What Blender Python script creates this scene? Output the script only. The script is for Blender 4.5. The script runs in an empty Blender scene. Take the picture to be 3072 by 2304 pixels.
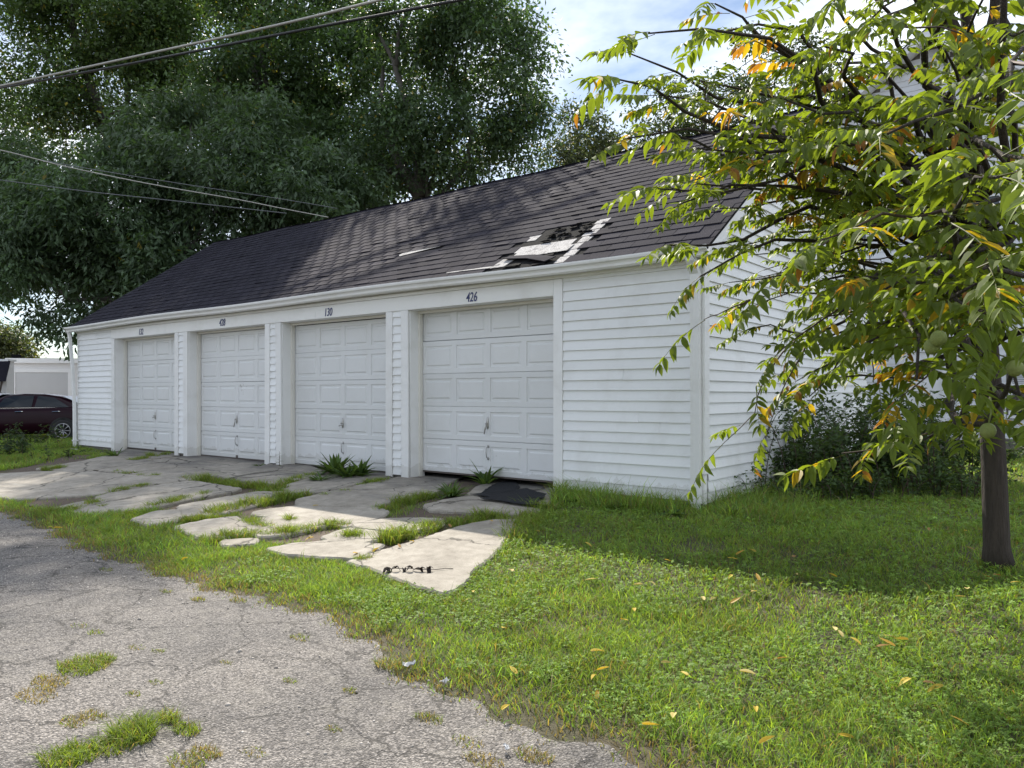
import bpy, bmesh, math, random
import numpy as np
from mathutils import Vector, Matrix, noise as mnoise

R = random.Random(11)
rng = np.random.default_rng(11)
sc = bpy.context.scene
C = sc.collection

# ------------------------------------------------------------------ camera
# world frame: x runs along the garage front (right +), y into the garage, z up; origin at the garage's front corner
F = 2300.0                     # focal length in photograph pixels (3072 wide)
HY = 1185.0                    # horizon row in the photograph
CAM = Vector((3.636, -8.08, 1.27))
YAW = math.radians(38.24)
FW = Vector((-math.sin(YAW), math.cos(YAW), 0))
RT = Vector((math.cos(YAW), math.sin(YAW), 0))
cam = bpy.data.objects.new('camera', bpy.data.cameras.new('camera'))
C.objects.link(cam)
cam.location = CAM
cam.rotation_euler = (math.radians(90), 0, YAW)
cam.data.lens = F / 3072 * 36
cam.data.sensor_width = 36
cam.data.shift_y = (HY - 1152) / 3072
cam.data.clip_end = 2000
cam.data.clip_start = 0.05
sc.camera = cam

# ------------------------------------------------------------------ sun and sky
SUN_EL = math.radians(43.4)
SUN_H = Vector((-0.76, 0.65, 0)).normalized()      # horizontal direction towards the sun
SUN = (SUN_H * math.cos(SUN_EL) + Vector((0, 0, math.sin(SUN_EL)))).normalized()
sun = bpy.data.objects.new('sun', bpy.data.lights.new('sun', 'SUN'))
C.objects.link(sun)
sun.data.energy = 3.4
sun.data.angle = math.radians(0.55)
sun.data.color = (1.0, 0.93, 0.82)
sun.rotation_euler = SUN.to_track_quat('Z', 'Y').to_euler()
sun.location = (0, 0, 30)

world = bpy.data.worlds.new('World')
sc.world = world
world.use_nodes = True
wt = world.node_tree
wt.nodes.clear()
wo = wt.nodes.new('ShaderNodeOutputWorld')
wb = wt.nodes.new('ShaderNodeBackground')
wb.inputs['Strength'].default_value = 0.15
sk = wt.nodes.new('ShaderNodeTexSky')
sk.sky_type = 'NISHITA'
sk.sun_disc = False
sk.sun_elevation = SUN_EL
sk.sun_rotation = math.atan2(SUN_H.x, SUN_H.y)
sk.air_density = 1.0
sk.dust_density = 0.15
sk.ozone_density = 1.5
tc = wt.nodes.new('ShaderNodeTexCoord')
sep = wt.nodes.new('ShaderNodeSeparateXYZ')
wt.links.new(tc.outputs['Generated'], sep.inputs[0])
mx = wt.nodes.new('ShaderNodeMath'); mx.operation = 'MAXIMUM'; mx.inputs[1].default_value = 0.0
wt.links.new(sep.outputs['Z'], mx.inputs[0])
ad = wt.nodes.new('ShaderNodeMath'); ad.operation = 'ADD'; ad.inputs[1].default_value = 0.22
wt.links.new(mx.outputs[0], ad.inputs[0])
dv = []
for ax in ('X', 'Y'):
    d = wt.nodes.new('ShaderNodeMath'); d.operation = 'DIVIDE'
    wt.links.new(sep.outputs[ax], d.inputs[0]); wt.links.new(ad.outputs[0], d.inputs[1]); dv.append(d)
cb = wt.nodes.new('ShaderNodeCombineXYZ')
wt.links.new(dv[0].outputs[0], cb.inputs[0]); wt.links.new(dv[1].outputs[0], cb.inputs[1])
cb.inputs[2].default_value = 80.9
nz = wt.nodes.new('ShaderNodeTexNoise')
nz.inputs['Scale'].default_value = 1.15
nz.inputs['Detail'].default_value = 7
nz.inputs['Roughness'].default_value = 0.55
nz.inputs['Distortion'].default_value = 0.35
wt.links.new(cb.outputs[0], nz.inputs['Vector'])
rp_ = wt.nodes.new('ShaderNodeValToRGB')
rp_.color_ramp.elements[0].position = 0.36
rp_.color_ramp.elements[1].position = 0.56
wt.links.new(nz.outputs['Fac'], rp_.inputs[0])
nz2 = wt.nodes.new('ShaderNodeTexNoise')
nz2.inputs['Scale'].default_value = 2.6
nz2.inputs['Detail'].default_value = 5
wt.links.new(cb.outputs[0], nz2.inputs['Vector'])
cc = wt.nodes.new('ShaderNodeMix'); cc.data_type = 'RGBA'
cc.inputs['A'].default_value = (3.0, 3.4, 4.1, 1)
cc.inputs['B'].default_value = (4.5, 4.6, 4.75, 1)
wt.links.new(nz2.outputs['Fac'], cc.inputs['Factor'])
sm = wt.nodes.new('ShaderNodeMix'); sm.data_type = 'RGBA'
wt.links.new(rp_.outputs['Color'], sm.inputs['Factor'])
sd_ = wt.nodes.new('ShaderNodeVectorMath'); sd_.operation = 'SCALE'; sd_.inputs['Scale'].default_value = 0.36   # clear sky at a strength of about 0.055
wt.links.new(sk.outputs['Color'], sd_.inputs[0])
wt.links.new(sd_.outputs[0], sm.inputs['A'])
wt.links.new(cc.outputs['Result'], sm.inputs['B'])
wt.links.new(sm.outputs['Result'], wb.inputs['Color'])
wt.links.new(wb.outputs[0], wo.inputs['Surface'])

vs = sc.view_settings
vs.view_transform = 'Standard'
vs.look = 'None'
vs.exposure = 1.34
vs.gamma = 1.0
vs.use_curve_mapping = False
sc.cycles.max_bounces = 8
sc.cycles.diffuse_bounces = 4
sc.cycles.transmission_bounces = 6
sc.cycles.transparent_max_bounces = 8
sc.cycles.caustics_reflective = False
sc.cycles.caustics_refractive = False
sc.cycles.sample_clamp_indirect = 6

# ------------------------------------------------------------------ survey helpers
def smooth(a, b, x):
    t = min(1.0, max(0.0, (x - a) / (b - a)))
    return t * t * (3 - 2 * t)

def gz(x, y):
    """height of the ground"""
    z = -0.25 * smooth(0.3, 4.2, -y)
    if x < -16.4:
        z = min(z, -0.12 * smooth(16.4, 17.6, -x) * (1 if y > -3 else 0) + 0)
    return z

def gz_np(x, y):
    t = np.clip((-y - 0.3) / 3.9, 0, 1); z = -0.25 * t * t * (3 - 2 * t)
    s = np.clip((-x - 16.4) / 1.2, 0, 1); s = -0.12 * s * s * (3 - 2 * s) * (y > -3)
    return np.minimum(z, s)

def at(u, v, Z):
    """a surveyed point: photograph column, row and distance along the view axis in metres"""
    return CAM + RT * ((u - 1536) / F * Z) + FW * Z + Vector((0, 0, (HY - v) / F * Z))

def G(u, v):
    """the ground point seen at a photograph column and row"""
    z = -0.1
    for i in range(14):
        p = at(u, v, (CAM.z - z) * F / (v - HY))
        z = gz(p.x, p.y)
    return Vector((p.x, p.y, z))

def project(p):
    d = p - CAM
    Z = d.dot(FW)
    return (1536 + F * d.dot(RT) / Z, HY - F * d.z / Z, Z)

# ------------------------------------------------------------------ object helpers
def link(o, parent=None):
    C.objects.link(o)
    if parent is not None:
        o.parent = parent
    return o

def tag(o, label=None, cat=None, group=None, kind=None):
    if label: o['label'] = label
    if cat: o['category'] = cat
    if group: o['group'] = group
    if kind: o['kind'] = kind
    return o

def thing(name, label, cat, loc=(0, 0, 0), rotz=0.0, group=None):
    o = bpy.data.objects.new(name, None)
    o.empty_display_size = 0.2
    link(o)
    o.location = loc
    o.rotation_euler = (0, 0, rotz)
    return tag(o, label, cat, group)

class MB:
    """collects faces for one mesh"""
    def __init__(s):
        s.v = []; s.f = []
    def add(s, vs_, fs_):
        n = len(s.v)
        s.v += [tuple(p) for p in vs_]
        s.f += [tuple(i + n for i in f) for f in fs_]
        return s
    def box(s, x0, x1, y0, y1, z0, z1):
        return s.add([(x0, y0, z0), (x1, y0, z0), (x1, y1, z0), (x0, y1, z0), (x0, y0, z1), (x1, y0, z1), (x1, y1, z1), (x0, y1, z1)],
                     [(0, 3, 2, 1), (4, 5, 6, 7), (0, 1, 5, 4), (1, 2, 6, 5), (2, 3, 7, 6), (3, 0, 4, 7)])
    def prism_x(s, prof, x0, x1):
        """profile of (y, z) points swept along x"""
        n = len(prof)
        vs_ = [(x0, y, z) for y, z in prof] + [(x1, y, z) for y, z in prof]
        fs_ = [(i, (i + 1) % n, n + (i + 1) % n, n + i) for i in range(n)]
        return s.add(vs_, fs_ + [tuple(range(n))[::-1], tuple(range(n, 2 * n))])
    def prism_y(s, prof, y0, y1):
        n = len(prof)
        vs_ = [(x, y0, z) for x, z in prof] + [(x, y1, z) for x, z in prof]
        fs_ = [(i, (i + 1) % n, n + (i + 1) % n, n + i) for i in range(n)]
        return s.add(vs_, fs_ + [tuple(range(n))[::-1], tuple(range(n, 2 * n))])
    def prism_z(s, prof, z0, z1):
        n = len(prof)
        vs_ = [(x, y, z0) for x, y in prof] + [(x, y, z1) for x, y in prof]
        fs_ = [(i, (i + 1) % n, n + (i + 1) % n, n + i) for i in range(n)]
        return s.add(vs_, fs_ + [tuple(range(n))[::-1], tuple(range(n, 2 * n))])
    def tube(s, pts, rad, n=8, caps=True):
        pts = [Vector(p) for p in pts]
        if not hasattr(rad, '__len__'):
            rad = [rad] * len(pts)
        vs_ = []; up = None
        for i, p in enumerate(pts):
            d = (pts[min(i + 1, len(pts) - 1)] - pts[max(i - 1, 0)]).normalized()
            if up is None:
                up = Vector((1, 0, 0)) if abs(d.x) < 0.8 else Vector((0, 1, 0))
            a = (up - d * up.dot(d)).normalized(); b = d.cross(a); up = a
            for k in range(n):
                t = 2 * math.pi * k / n
                vs_.append(p + (a * math.cos(t) + b * math.sin(t)) * rad[i])
        fs_ = []
        for i in range(len(pts) - 1):
            for k in range(n):
                k2 = (k + 1) % n
                fs_.append((i * n + k, i * n + k2, (i + 1) * n + k2, (i + 1) * n + k))
        if caps:
            fs_.append(tuple(range(n))[::-1]); fs_.append(tuple(range((len(pts) - 1) * n, len(pts) * n)))
        return s.add(vs_, fs_)
    def lathe(s, prof, n=16, M=Matrix()):
        """profile of (radius, height) turned about z"""
        vs_ = []
        for r, z in prof:
            for k in range(n):
                t = 2 * math.pi * k / n
                vs_.append(M @ Vector((r * math.cos(t), r * math.sin(t), z)))
        fs_ = []
        for i in range(len(prof) - 1):
            for k in range(n):
                k2 = (k + 1) % n
                fs_.append((i * n + k, i * n + k2, (i + 1) * n + k2, (i + 1) * n + k))
        return s.add(vs_, fs_)
    def mesh(s, name):
        me = bpy.data.meshes.new(name)
        me.from_pydata(s.v, [], s.f)
        me.update()
        return me
    def build(s, name, mat, parent=None, smooth_=False, M=None, bevel=0):
        if M is not None:
            s.v = [tuple(M @ Vector(p)) for p in s.v]
        me = s.mesh(name)
        me.materials.append(mat)
        if smooth_:
            me.polygons.foreach_set('use_smooth', [True] * len(me.polygons))
        o = bpy.data.objects.new(name, me)
        if bevel:
            m = o.modifiers.new('edge', 'BEVEL'); m.width = bevel; m.segments = 2; m.limit_method = 'ANGLE'
        return link(o, parent)

def fast_mesh(name, verts, faces, cols=None, smooth_=False):
    """verts (N,3), faces (M,3|4) arrays, cols (N,3) per-vertex linear colours"""
    verts = np.asarray(verts, np.float32); faces = np.asarray(faces, np.int32)
    me = bpy.data.meshes.new(name)
    me.vertices.add(len(verts)); me.vertices.foreach_set('co', verts.ravel())
    k = faces.shape[1]
    me.loops.add(faces.size); me.loops.foreach_set('vertex_index', faces.ravel())
    me.polygons.add(len(faces)); me.polygons.foreach_set('loop_start', np.arange(0, faces.size, k, dtype=np.int32))
    if smooth_:
        me.polygons.foreach_set('use_smooth', np.ones(len(faces), bool))
    if cols is not None:
        ca = me.color_attributes.new('Col', 'FLOAT_COLOR', 'POINT')
        c4 = np.ones((len(verts), 4), np.float32); c4[:, :3] = cols
        ca.data.foreach_set('color', c4.ravel())
    me.update(calc_edges=True)
    me.validate()
    return me

def fast_obj(name, me, mat, parent=None):
    me.materials.append(mat)
    return link(bpy.data.objects.new(name, me), parent)

# ------------------------------------------------------------------ materials
def nodes_of(name):
    m = bpy.data.materials.new(name)
    m.use_nodes = True
    nt = m.node_tree
    b = nt.nodes['Principled BSDF']
    return m, nt, b

def N(nt, kind, **kw):
    n = nt.nodes.new(kind)
    for k, v in kw.items():
        if k in n.inputs.keys():
            n.inputs[k].default_value = v
        else:
            setattr(n, k, v)
    return n

def noise_node(nt, scale, detail=4, rough=0.55, vec=None, dist=0.0):
    n = N(nt, 'ShaderNodeTexNoise', Scale=scale, Detail=detail, Roughness=rough, Distortion=dist)
    if vec is not None:
        nt.links.new(vec, n.inputs['Vector'])
    return n

def ramp(nt, src, p0, p1, c0=(0, 0, 0, 1), c1=(1, 1, 1, 1)):
    r = nt.nodes.new('ShaderNodeValToRGB')
    r.color_ramp.elements[0].position = p0; r.color_ramp.elements[1].position = p1
    r.color_ramp.elements[0].color = c0; r.color_ramp.elements[1].color = c1
    nt.links.new(src, r.inputs[0])
    return r

def mixc(nt, fac, a, b, mode='MIX'):
    m = nt.nodes.new('ShaderNodeMix'); m.data_type = 'RGBA'; m.blend_type = mode
    for sock, val in (('Factor', fac), ('A', a), ('B', b)):
        if isinstance(val, bpy.types.NodeSocket):
            nt.links.new(val, m.inputs[sock])
        elif sock == 'Factor':
            m.inputs[sock].default_value = val
        else:
            m.inputs[sock].default_value = (*val[:3], 1)
    return m.outputs['Result']

def bump(nt, bsdf, height, strength=0.3, dist=0.01):
    b = N(nt, 'ShaderNodeBump', Strength=strength, Distance=dist)
    nt.links.new(height, b.inputs['Height'])
    nt.links.new(b.outputs[0], bsdf.inputs['Normal'])
    return b

def pos(nt, stretch=None):
    g = nt.nodes.new('ShaderNodeNewGeometry')
    if stretch is None:
        return g.outputs['Position']
    mp = nt.nodes.new('ShaderNodeMapping')
    mp.inputs['Scale'].default_value = stretch
    nt.links.new(g.outputs['Position'], mp.inputs['Vector'])
    return mp.outputs[0]

def plain(name, col, rough=0.6, var=0.12, scale=6, bs=0.0, bscale=60, metal=0.0, spec=0.5, rand=0.0, stretch=None, bd=0.01):
    m, nt, b = nodes_of(name)
    p = pos(nt, stretch)
    n1 = noise_node(nt, scale, 6, 0.6, p)
    lo = tuple(c * (1 - var) for c in col); hi = tuple(min(1, c * (1 + var)) for c in col)
    c = mixc(nt, n1.outputs['Fac'], lo, hi)
    if rand:
        oi = nt.nodes.new('ShaderNodeObjectInfo')
        r = ramp(nt, oi.outputs['Random'], 0, 1, (1 - rand,) * 3 + (1,), (1 + rand,) * 3 + (1,))
        c = mixc(nt, 1.0, c, r.outputs[0], 'MULTIPLY')
    nt.links.new(c, b.inputs['Base Color'])
    b.inputs['Roughness'].default_value = rough
    b.inputs['Metallic'].default_value = metal
    b.inputs['Specular IOR Level'].default_value = spec
    if bs:
        n2 = noise_node(nt, bscale, 5, 0.65, p)
        bump(nt, b, n2.outputs['Fac'], bs, bd)
    return m

def paint_mat(name, col, dirt=(0.42, 0.40, 0.34), amount=0.35, grain=(1, 1, 1), rough=0.5, low=True):
    """old white house paint: slight grime blotches, brush grain"""
    m, nt, b = nodes_of(name)
    p = pos(nt)
    n1 = noise_node(nt, 1.7, 8, 0.65, p)
    f1 = ramp(nt, n1.outputs['Fac'], 0.50, 0.85, (0, 0, 0, 1), (amount,) * 3 + (1,))
    n2 = noise_node(nt, 14, 6, 0.7, p)
    c = mixc(nt, n2.outputs['Fac'], tuple(x * 0.955 for x in col), col)
    c = mixc(nt, f1.outputs[0], c, dirt)
    oi = nt.nodes.new('ShaderNodeObjectInfo')
    c = mixc(nt, 1.0, c, ramp(nt, oi.outputs['Random'], 0, 1, (0.93, 0.93, 0.925, 1), (1.0, 1.0, 1.0, 1)).outputs[0], 'MULTIPLY')
    nc = noise_node(nt, 21, 9, 0.75, p); nl = noise_node(nt, 0.8, 3, 0.6, p)
    mc = N(nt, 'ShaderNodeMath', operation='MULTIPLY'); nt.links.new(nc.outputs['Fac'], mc.inputs[0]); nt.links.new(nl.outputs['Fac'], mc.inputs[1])
    c = mixc(nt, ramp(nt, mc.outputs[0], 0.425, 0.45).outputs[0], c, (0.36, 0.34, 0.31))
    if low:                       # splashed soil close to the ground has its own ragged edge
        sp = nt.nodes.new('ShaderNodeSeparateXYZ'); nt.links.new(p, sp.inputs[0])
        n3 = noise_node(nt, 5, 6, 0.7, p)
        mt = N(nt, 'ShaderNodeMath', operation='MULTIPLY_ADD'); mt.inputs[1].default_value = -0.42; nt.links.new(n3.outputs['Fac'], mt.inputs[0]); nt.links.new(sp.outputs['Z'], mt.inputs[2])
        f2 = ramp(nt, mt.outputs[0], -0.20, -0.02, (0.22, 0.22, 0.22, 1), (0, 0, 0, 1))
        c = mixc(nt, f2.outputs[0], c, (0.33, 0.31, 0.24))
    nt.links.new(c, b.inputs['Base Color'])
    b.inputs['Roughness'].default_value = rough
    p2 = pos(nt, grain)
    n4 = noise_node(nt, 40, 5, 0.6, p2)
    bump(nt, b, n4.outputs['Fac'], 0.25, 0.004)
    return m

def leaf_mat(name, trans=0.45, rough=0.42, spec=0.5, tint=(1, 1, 1), tcol=(1.5, 1.4, 0.5)):
    """leaf surface coloured by the mesh's own leaf colours; lets sunlight through"""
    m = bpy.data.materials.new(name); m.use_nodes = True
    nt = m.node_tree
    b = nt.nodes['Principled BSDF']; out = nt.nodes['Material Output']
    a = nt.nodes.new('ShaderNodeAttribute'); a.attribute_name = 'Col'
    c = mixc(nt, 1.0, a.outputs['Color'], tint, 'MULTIPLY')
    nt.links.new(c, b.inputs['Base Color'])
    b.inputs['Roughness'].default_value = rough
    b.inputs['Specular IOR Level'].default_value = spec
    t = nt.nodes.new('ShaderNodeBsdfTranslucent')
    nt.links.new(mixc(nt, 1.0, c, tcol, 'MULTIPLY'), t.inputs['Color'])
    ms = nt.nodes.new('ShaderNodeMixShader'); ms.inputs[0].default_value = trans
    nt.links.new(b.outputs[0], ms.inputs[1]); nt.links.new(t.outputs[0], ms.inputs[2])
    nt.links.new(ms.outputs[0], out.inputs['Surface'])
    return m

M = {}
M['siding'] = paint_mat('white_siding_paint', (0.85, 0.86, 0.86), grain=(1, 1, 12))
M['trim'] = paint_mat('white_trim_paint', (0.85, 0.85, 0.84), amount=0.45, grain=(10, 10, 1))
M['frieze'] = paint_mat('white_frieze_paint', (0.85, 0.85, 0.83), amount=0.35, grain=(1, 10, 10), low=False)
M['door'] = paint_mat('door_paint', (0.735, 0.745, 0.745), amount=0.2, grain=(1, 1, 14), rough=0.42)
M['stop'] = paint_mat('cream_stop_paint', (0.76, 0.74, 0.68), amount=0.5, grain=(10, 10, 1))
M['gutter'] = paint_mat('white_gutter_enamel', (0.82, 0.82, 0.81), amount=0.4, rough=0.35, low=False)
M['core'] = plain('weathered_sheathing', (0.16, 0.145, 0.125), 0.85, 0.3, 5, 0.3, 40)
M['found'] = plain('old_foundation', (0.20, 0.19, 0.17), 0.9, 0.35, 9, 0.6, 50)
M['felt'] = plain('torn_black_felt', (0.016, 0.016, 0.017), 0.95, 0.5, 18, 0.8, 40, spec=0.04)
M['mat'] = plain('black_rubber_sheet', (0.014, 0.015, 0.018), 0.8, 0.5, 9, 0.5, 70, spec=0.15)
M['metal'] = plain('weathered_handle_metal', (0.42, 0.41, 0.39), 0.38, 0.3, 40, 0.2, 90, metal=0.9)
M['dmetal'] = plain('dark_bracket_metal', (0.13, 0.11, 0.10), 0.5, 0.4, 40, metal=0.6)
M['navy'] = plain('navy_number_paint', (0.012, 0.022, 0.115), 0.35, 0.1, 10)
M['bark'] = plain('walnut_bark', (0.050, 0.038, 0.030), 0.92, 0.7, 34, 1.0, 46, stretch=(1, 1, 0.16), bd=0.04)
M['bark2'] = plain('grey_tree_bark', (0.085, 0.078, 0.068), 0.9, 0.4, 4, 0.9, 9, stretch=(1, 1, 0.3))
M['twig'] = plain('brown_twig', (0.06, 0.038, 0.026), 0.75, 0.3, 20)
M['cable_b'] = plain('black_cable', (0.012, 0.012, 0.014), 0.5, 0.2, 4)
M['cable_m'] = plain('weathered_thin_cable', (0.12, 0.13, 0.14), 0.5, 0.2, 9)
M['cable_g'] = plain('grey_bare_cable', (0.36, 0.35, 0.32), 0.5, 0.2, 9)
M['husk'] = plain('green_walnut_husk', (0.19, 0.23, 0.055), 0.6, 0.35, 60, 0.5, 150)
M['litter'] = plain('white_litter_paper', (0.50, 0.50, 0.50), 0.6, 0.1, 20)
M['dead'] = plain('shrivelled_black_leaf', (0.018, 0.014, 0.011), 0.7, 0.5, 30)
M['soil'] = plain('brown_soil', (0.085, 0.062, 0.045), 0.95, 0.5, 22, 1.0, 60)

def shingle_mat(name, col, rand):
    m, nt, b = nodes_of(name)
    p = pos(nt)
    n1 = noise_node(nt, 2.2, 6, 0.6, p)
    n2 = noise_node(nt, 230, 2, 0.8, p)
    a = nt.nodes.new('ShaderNodeAttribute'); a.attribute_name = 'Col'
    c = mixc(nt, n1.outputs['Fac'], tuple(x * 0.72 for x in col), tuple(x * 1.25 for x in col))
    g = ramp(nt, n2.outputs['Fac'], 0.30, 0.72, (0.45, 0.45, 0.47, 1), (1.9, 1.85, 1.8, 1))
    c = mixc(nt, 1.0, c, g.outputs[0], 'MULTIPLY')
    # light speckles where granules are lost
    n3 = noise_node(nt, 34, 3, 0.7, p); n5 = noise_node(nt, 1.1, 3, 0.6, p)
    mm = N(nt, 'ShaderNodeMath', operation='MULTIPLY'); nt.links.new(n3.outputs['Fac'], mm.inputs[0]); nt.links.new(n5.outputs['Fac'], mm.inputs[1])
    f = ramp(nt, mm.outputs[0], 0.43, 0.50)
    c = mixc(nt, f.outputs[0], c, (0.20, 0.195, 0.20))
    oi = nt.nodes.new('ShaderNodeObjectInfo')
    if rand:
        r = ramp(nt, oi.outputs['Random'], 0, 1, (1 - rand,) * 3 + (1,), (1 + rand,) * 3 + (1,))
        c = mixc(nt, 1.0, c, r.outputs[0], 'MULTIPLY')
    else:
        c = mixc(nt, 1.0, c, a.outputs['Color'], 'MULTIPLY')
    nt.links.new(c, b.inputs['Base Color'])
    b.inputs['Roughness'].default_value = 0.95
    b.inputs['Specular IOR Level'].default_value = 0.06
    bump(nt, b, n2.outputs['Fac'], 0.6, 0.004)
    return m
M['shingle'] = shingle_mat('dark_asphalt_shingle', (0.024, 0.0235, 0.032), 0.14)
M['shingle_f'] = shingle_mat('dark_asphalt_shingle_field', (0.024, 0.0235, 0.032), 0)

def pale_mat():
    m, nt, b = nodes_of('bare_pale_shingle')
    p = pos(nt)
    n2 = noise_node(nt, 90, 3, 0.75, p); n1 = noise_node(nt, 9, 6, 0.7, p)
    c = ramp(nt, n2.outputs['Fac'], 0.36, 0.62, (0.10, 0.098, 0.10, 1), (0.52, 0.505, 0.50, 1)).outputs[0]
    f = ramp(nt, n1.outputs['Fac'], 0.52, 0.66)
    c = mixc(nt, f.outputs[0], c, (0.10, 0.095, 0.10))
    nt.links.new(c, b.inputs['Base Color']); b.inputs['Roughness'].default_value = 0.9
    bump(nt, b, n2.outputs['Fac'], 0.5, 0.004)
    return m
M['pale'] = pale_mat()

def concrete_mat():
    m, nt, b = nodes_of('weathered_concrete')
    p = pos(nt)
    n1 = noise_node(nt, 1.3, 8, 0.62, p); n2 = noise_node(nt, 7, 8, 0.7, p); n3 = noise_node(nt, 95, 4, 0.7, p)
    c = ramp(nt, n1.outputs['Fac'], 0.3, 0.72, (0.245, 0.222, 0.186, 1), (0.375, 0.345, 0.298, 1)).outputs[0]
    f = ramp(nt, n2.outputs['Fac'], 0.28, 0.70, (0.62, 0.60, 0.57, 1), (1.12, 1.12, 1.12, 1))
    c = mixc(nt, 1.0, c, f.outputs[0], 'MULTIPLY')
    g = ramp(nt, n3.outputs['Fac'], 0.3, 0.7, (0.84, 0.84, 0.84, 1), (1.12, 1.12, 1.12, 1))
    c = mixc(nt, 1.0, c, g.outputs[0], 'MULTIPLY')
    # oil and tyre stains in front of the doors
    sp = nt.nodes.new('ShaderNodeSeparateXYZ'); nt.links.new(p, sp.inputs[0])
    ps = pos(nt, (0.55, 1.0, 1.0))
    n4 = noise_node(nt, 1.6, 7, 0.65, ps)
    mt = N(nt, 'ShaderNodeMath', operation='MULTIPLY_ADD'); mt.inputs[1].default_value = 0.11
    nt.links.new(sp.outputs['Y'], mt.inputs[0]); nt.links.new(n4.outputs['Fac'], mt.inputs[2])
    st = ramp(nt, mt.outputs[0], 0.36, 0.60, (0, 0, 0, 1), (0.72, 0.72, 0.72, 1))
    c = mixc(nt, st.outputs[0], c, (0.062, 0.060, 0.060))
    # hairline cracks
    nd = noise_node(nt, 2.5, 4, 0.6, p)
    wv = nt.nodes.new('ShaderNodeVectorMath'); wv.operation = 'MULTIPLY_ADD'; wv.inputs[1].default_value = (0.5, 0.5, 0.0)
    nt.links.new(nd.outputs['Color'], wv.inputs[0]); nt.links.new(p, wv.inputs[2])
    vo = N(nt, 'ShaderNodeTexVoronoi', feature='DISTANCE_TO_EDGE', Scale=0.62); nt.links.new(wv.outputs[0], vo.inputs['Vector'])
    cr = ramp(nt, vo.outputs['Distance'], 0.0035, 0.009, (0.25, 0.24, 0.22, 1), (1, 1, 1, 1))
    c = mixc(nt, 1.0, c, cr.outputs[0], 'MULTIPLY')
    nt.links.new(c, b.inputs['Base Color']); b.inputs['Roughness'].default_value = 0.88
    h = mixc(nt, 0.5, n2.outputs['Fac'], n3.outputs['Fac'])
    h = mixc(nt, 1.0, h, cr.outputs[0], 'MULTIPLY')
    bump(nt, b, h, 0.55, 0.02)
    return m
M['concrete'] = concrete_mat()

def asphalt_mat():
    m, nt, b = nodes_of('worn_alley_asphalt')
    p = pos(nt)
    vo = N(nt, 'ShaderNodeTexVoronoi', Scale=88.0, Randomness=1.0)
    nw = noise_node(nt, 60, 3, 0.6, p); wq = nt.nodes.new('ShaderNodeVectorMath'); wq.operation = 'MULTIPLY_ADD'; wq.inputs[1].default_value = (0.02, 0.02, 0.0)
    nt.links.new(nw.outputs['Color'], wq.inputs[0]); nt.links.new(p, wq.inputs[2]); nt.links.new(wq.outputs[0], vo.inputs['Vector'])
    vf = N(nt, 'ShaderNodeTexVoronoi', Scale=130.0); nt.links.new(p, vf.inputs['Vector'])
    n1 = noise_node(nt, 0.9, 7, 0.6, p); n2 = noise_node(nt, 7, 6, 0.7, p)
    sepc = nt.nodes.new('ShaderNodeSeparateColor'); nt.links.new(vo.outputs['Color'], sepc.inputs[0])
    stone = ramp(nt, sepc.outputs[0], 0.05, 0.95, (0.088, 0.084, 0.084, 1), (0.295, 0.282, 0.274, 1)).outputs[0]
    edge = ramp(nt, vo.outputs['Distance'], 0.35, 0.75, (1, 1, 1, 1), (0.36, 0.35, 0.34, 1)).outputs[0]
    c = mixc(nt, 1.0, stone, edge, 'MULTIPLY')
    big = ramp(nt, n1.outputs['Fac'], 0.32, 0.7, (0.60, 0.59, 0.585, 1), (1.36, 1.30, 1.22, 1)).outputs[0]
    c = mixc(nt, 1.0, c, big, 'MULTIPLY')
    du = ramp(nt, n2.outputs['Fac'], 0.50, 0.72, (0, 0, 0, 1), (0.45, 0.45, 0.45, 1)).outputs[0]
    c = mixc(nt, du, c, (0.26, 0.24, 0.21))
    nd = noise_node(nt, 3.0, 5, 0.65, p)
    wv = nt.nodes.new('ShaderNodeVectorMath'); wv.operation = 'MULTIPLY_ADD'; wv.inputs[1].default_value = (0.55, 0.55, 0.0)
    nt.links.new(nd.outputs['Color'], wv.inputs[0]); nt.links.new(p, wv.inputs[2])
    v2 = N(nt, 'ShaderNodeTexVoronoi', feature='DISTANCE_TO_EDGE', Scale=1.35); nt.links.new(wv.outputs[0], v2.inputs['Vector'])
    v3 = N(nt, 'ShaderNodeTexVoronoi', feature='DISTANCE_TO_EDGE', Scale=4.2); nt.links.new(wv.outputs[0], v3.inputs['Vector'])
    cr = ramp(nt, v2.outputs['Distance'], 0.004, 0.016, (0.16, 0.15, 0.14, 1), (1, 1, 1, 1)).outputs[0]
    n6 = noise_node(nt, 0.7, 2, 0.5, p)
    cr3 = ramp(nt, v3.outputs['Distance'], 0.006, 0.02, (0.35, 0.33, 0.31, 1), (1, 1, 1, 1)).outputs[0]
    cr3 = mixc(nt, ramp(nt, n6.outputs['Fac'], 0.42, 0.58).outputs[0], cr3, (1, 1, 1))
    cra = mixc(nt, 1.0, cr, cr3, 'MULTIPLY')
    c = mixc(nt, 1.0, c, cra, 'MULTIPLY')
    nt.links.new(c, b.inputs['Base Color']); b.inputs['Roughness'].default_value = 0.85
    iv = ramp(nt, vo.outputs['Distance'], 0.0, 0.7, (1, 1, 1, 1), (0, 0, 0, 1)).outputs[0]
    iv = mixc(nt, 0.35, iv, vf.outputs['Distance'])
    iv = mixc(nt, 1.0, iv, cra, 'MULTIPLY')
    bump(nt, b, iv, 0.9, 0.012)
    return m
M['asphalt'] = asphalt_mat()

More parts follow.
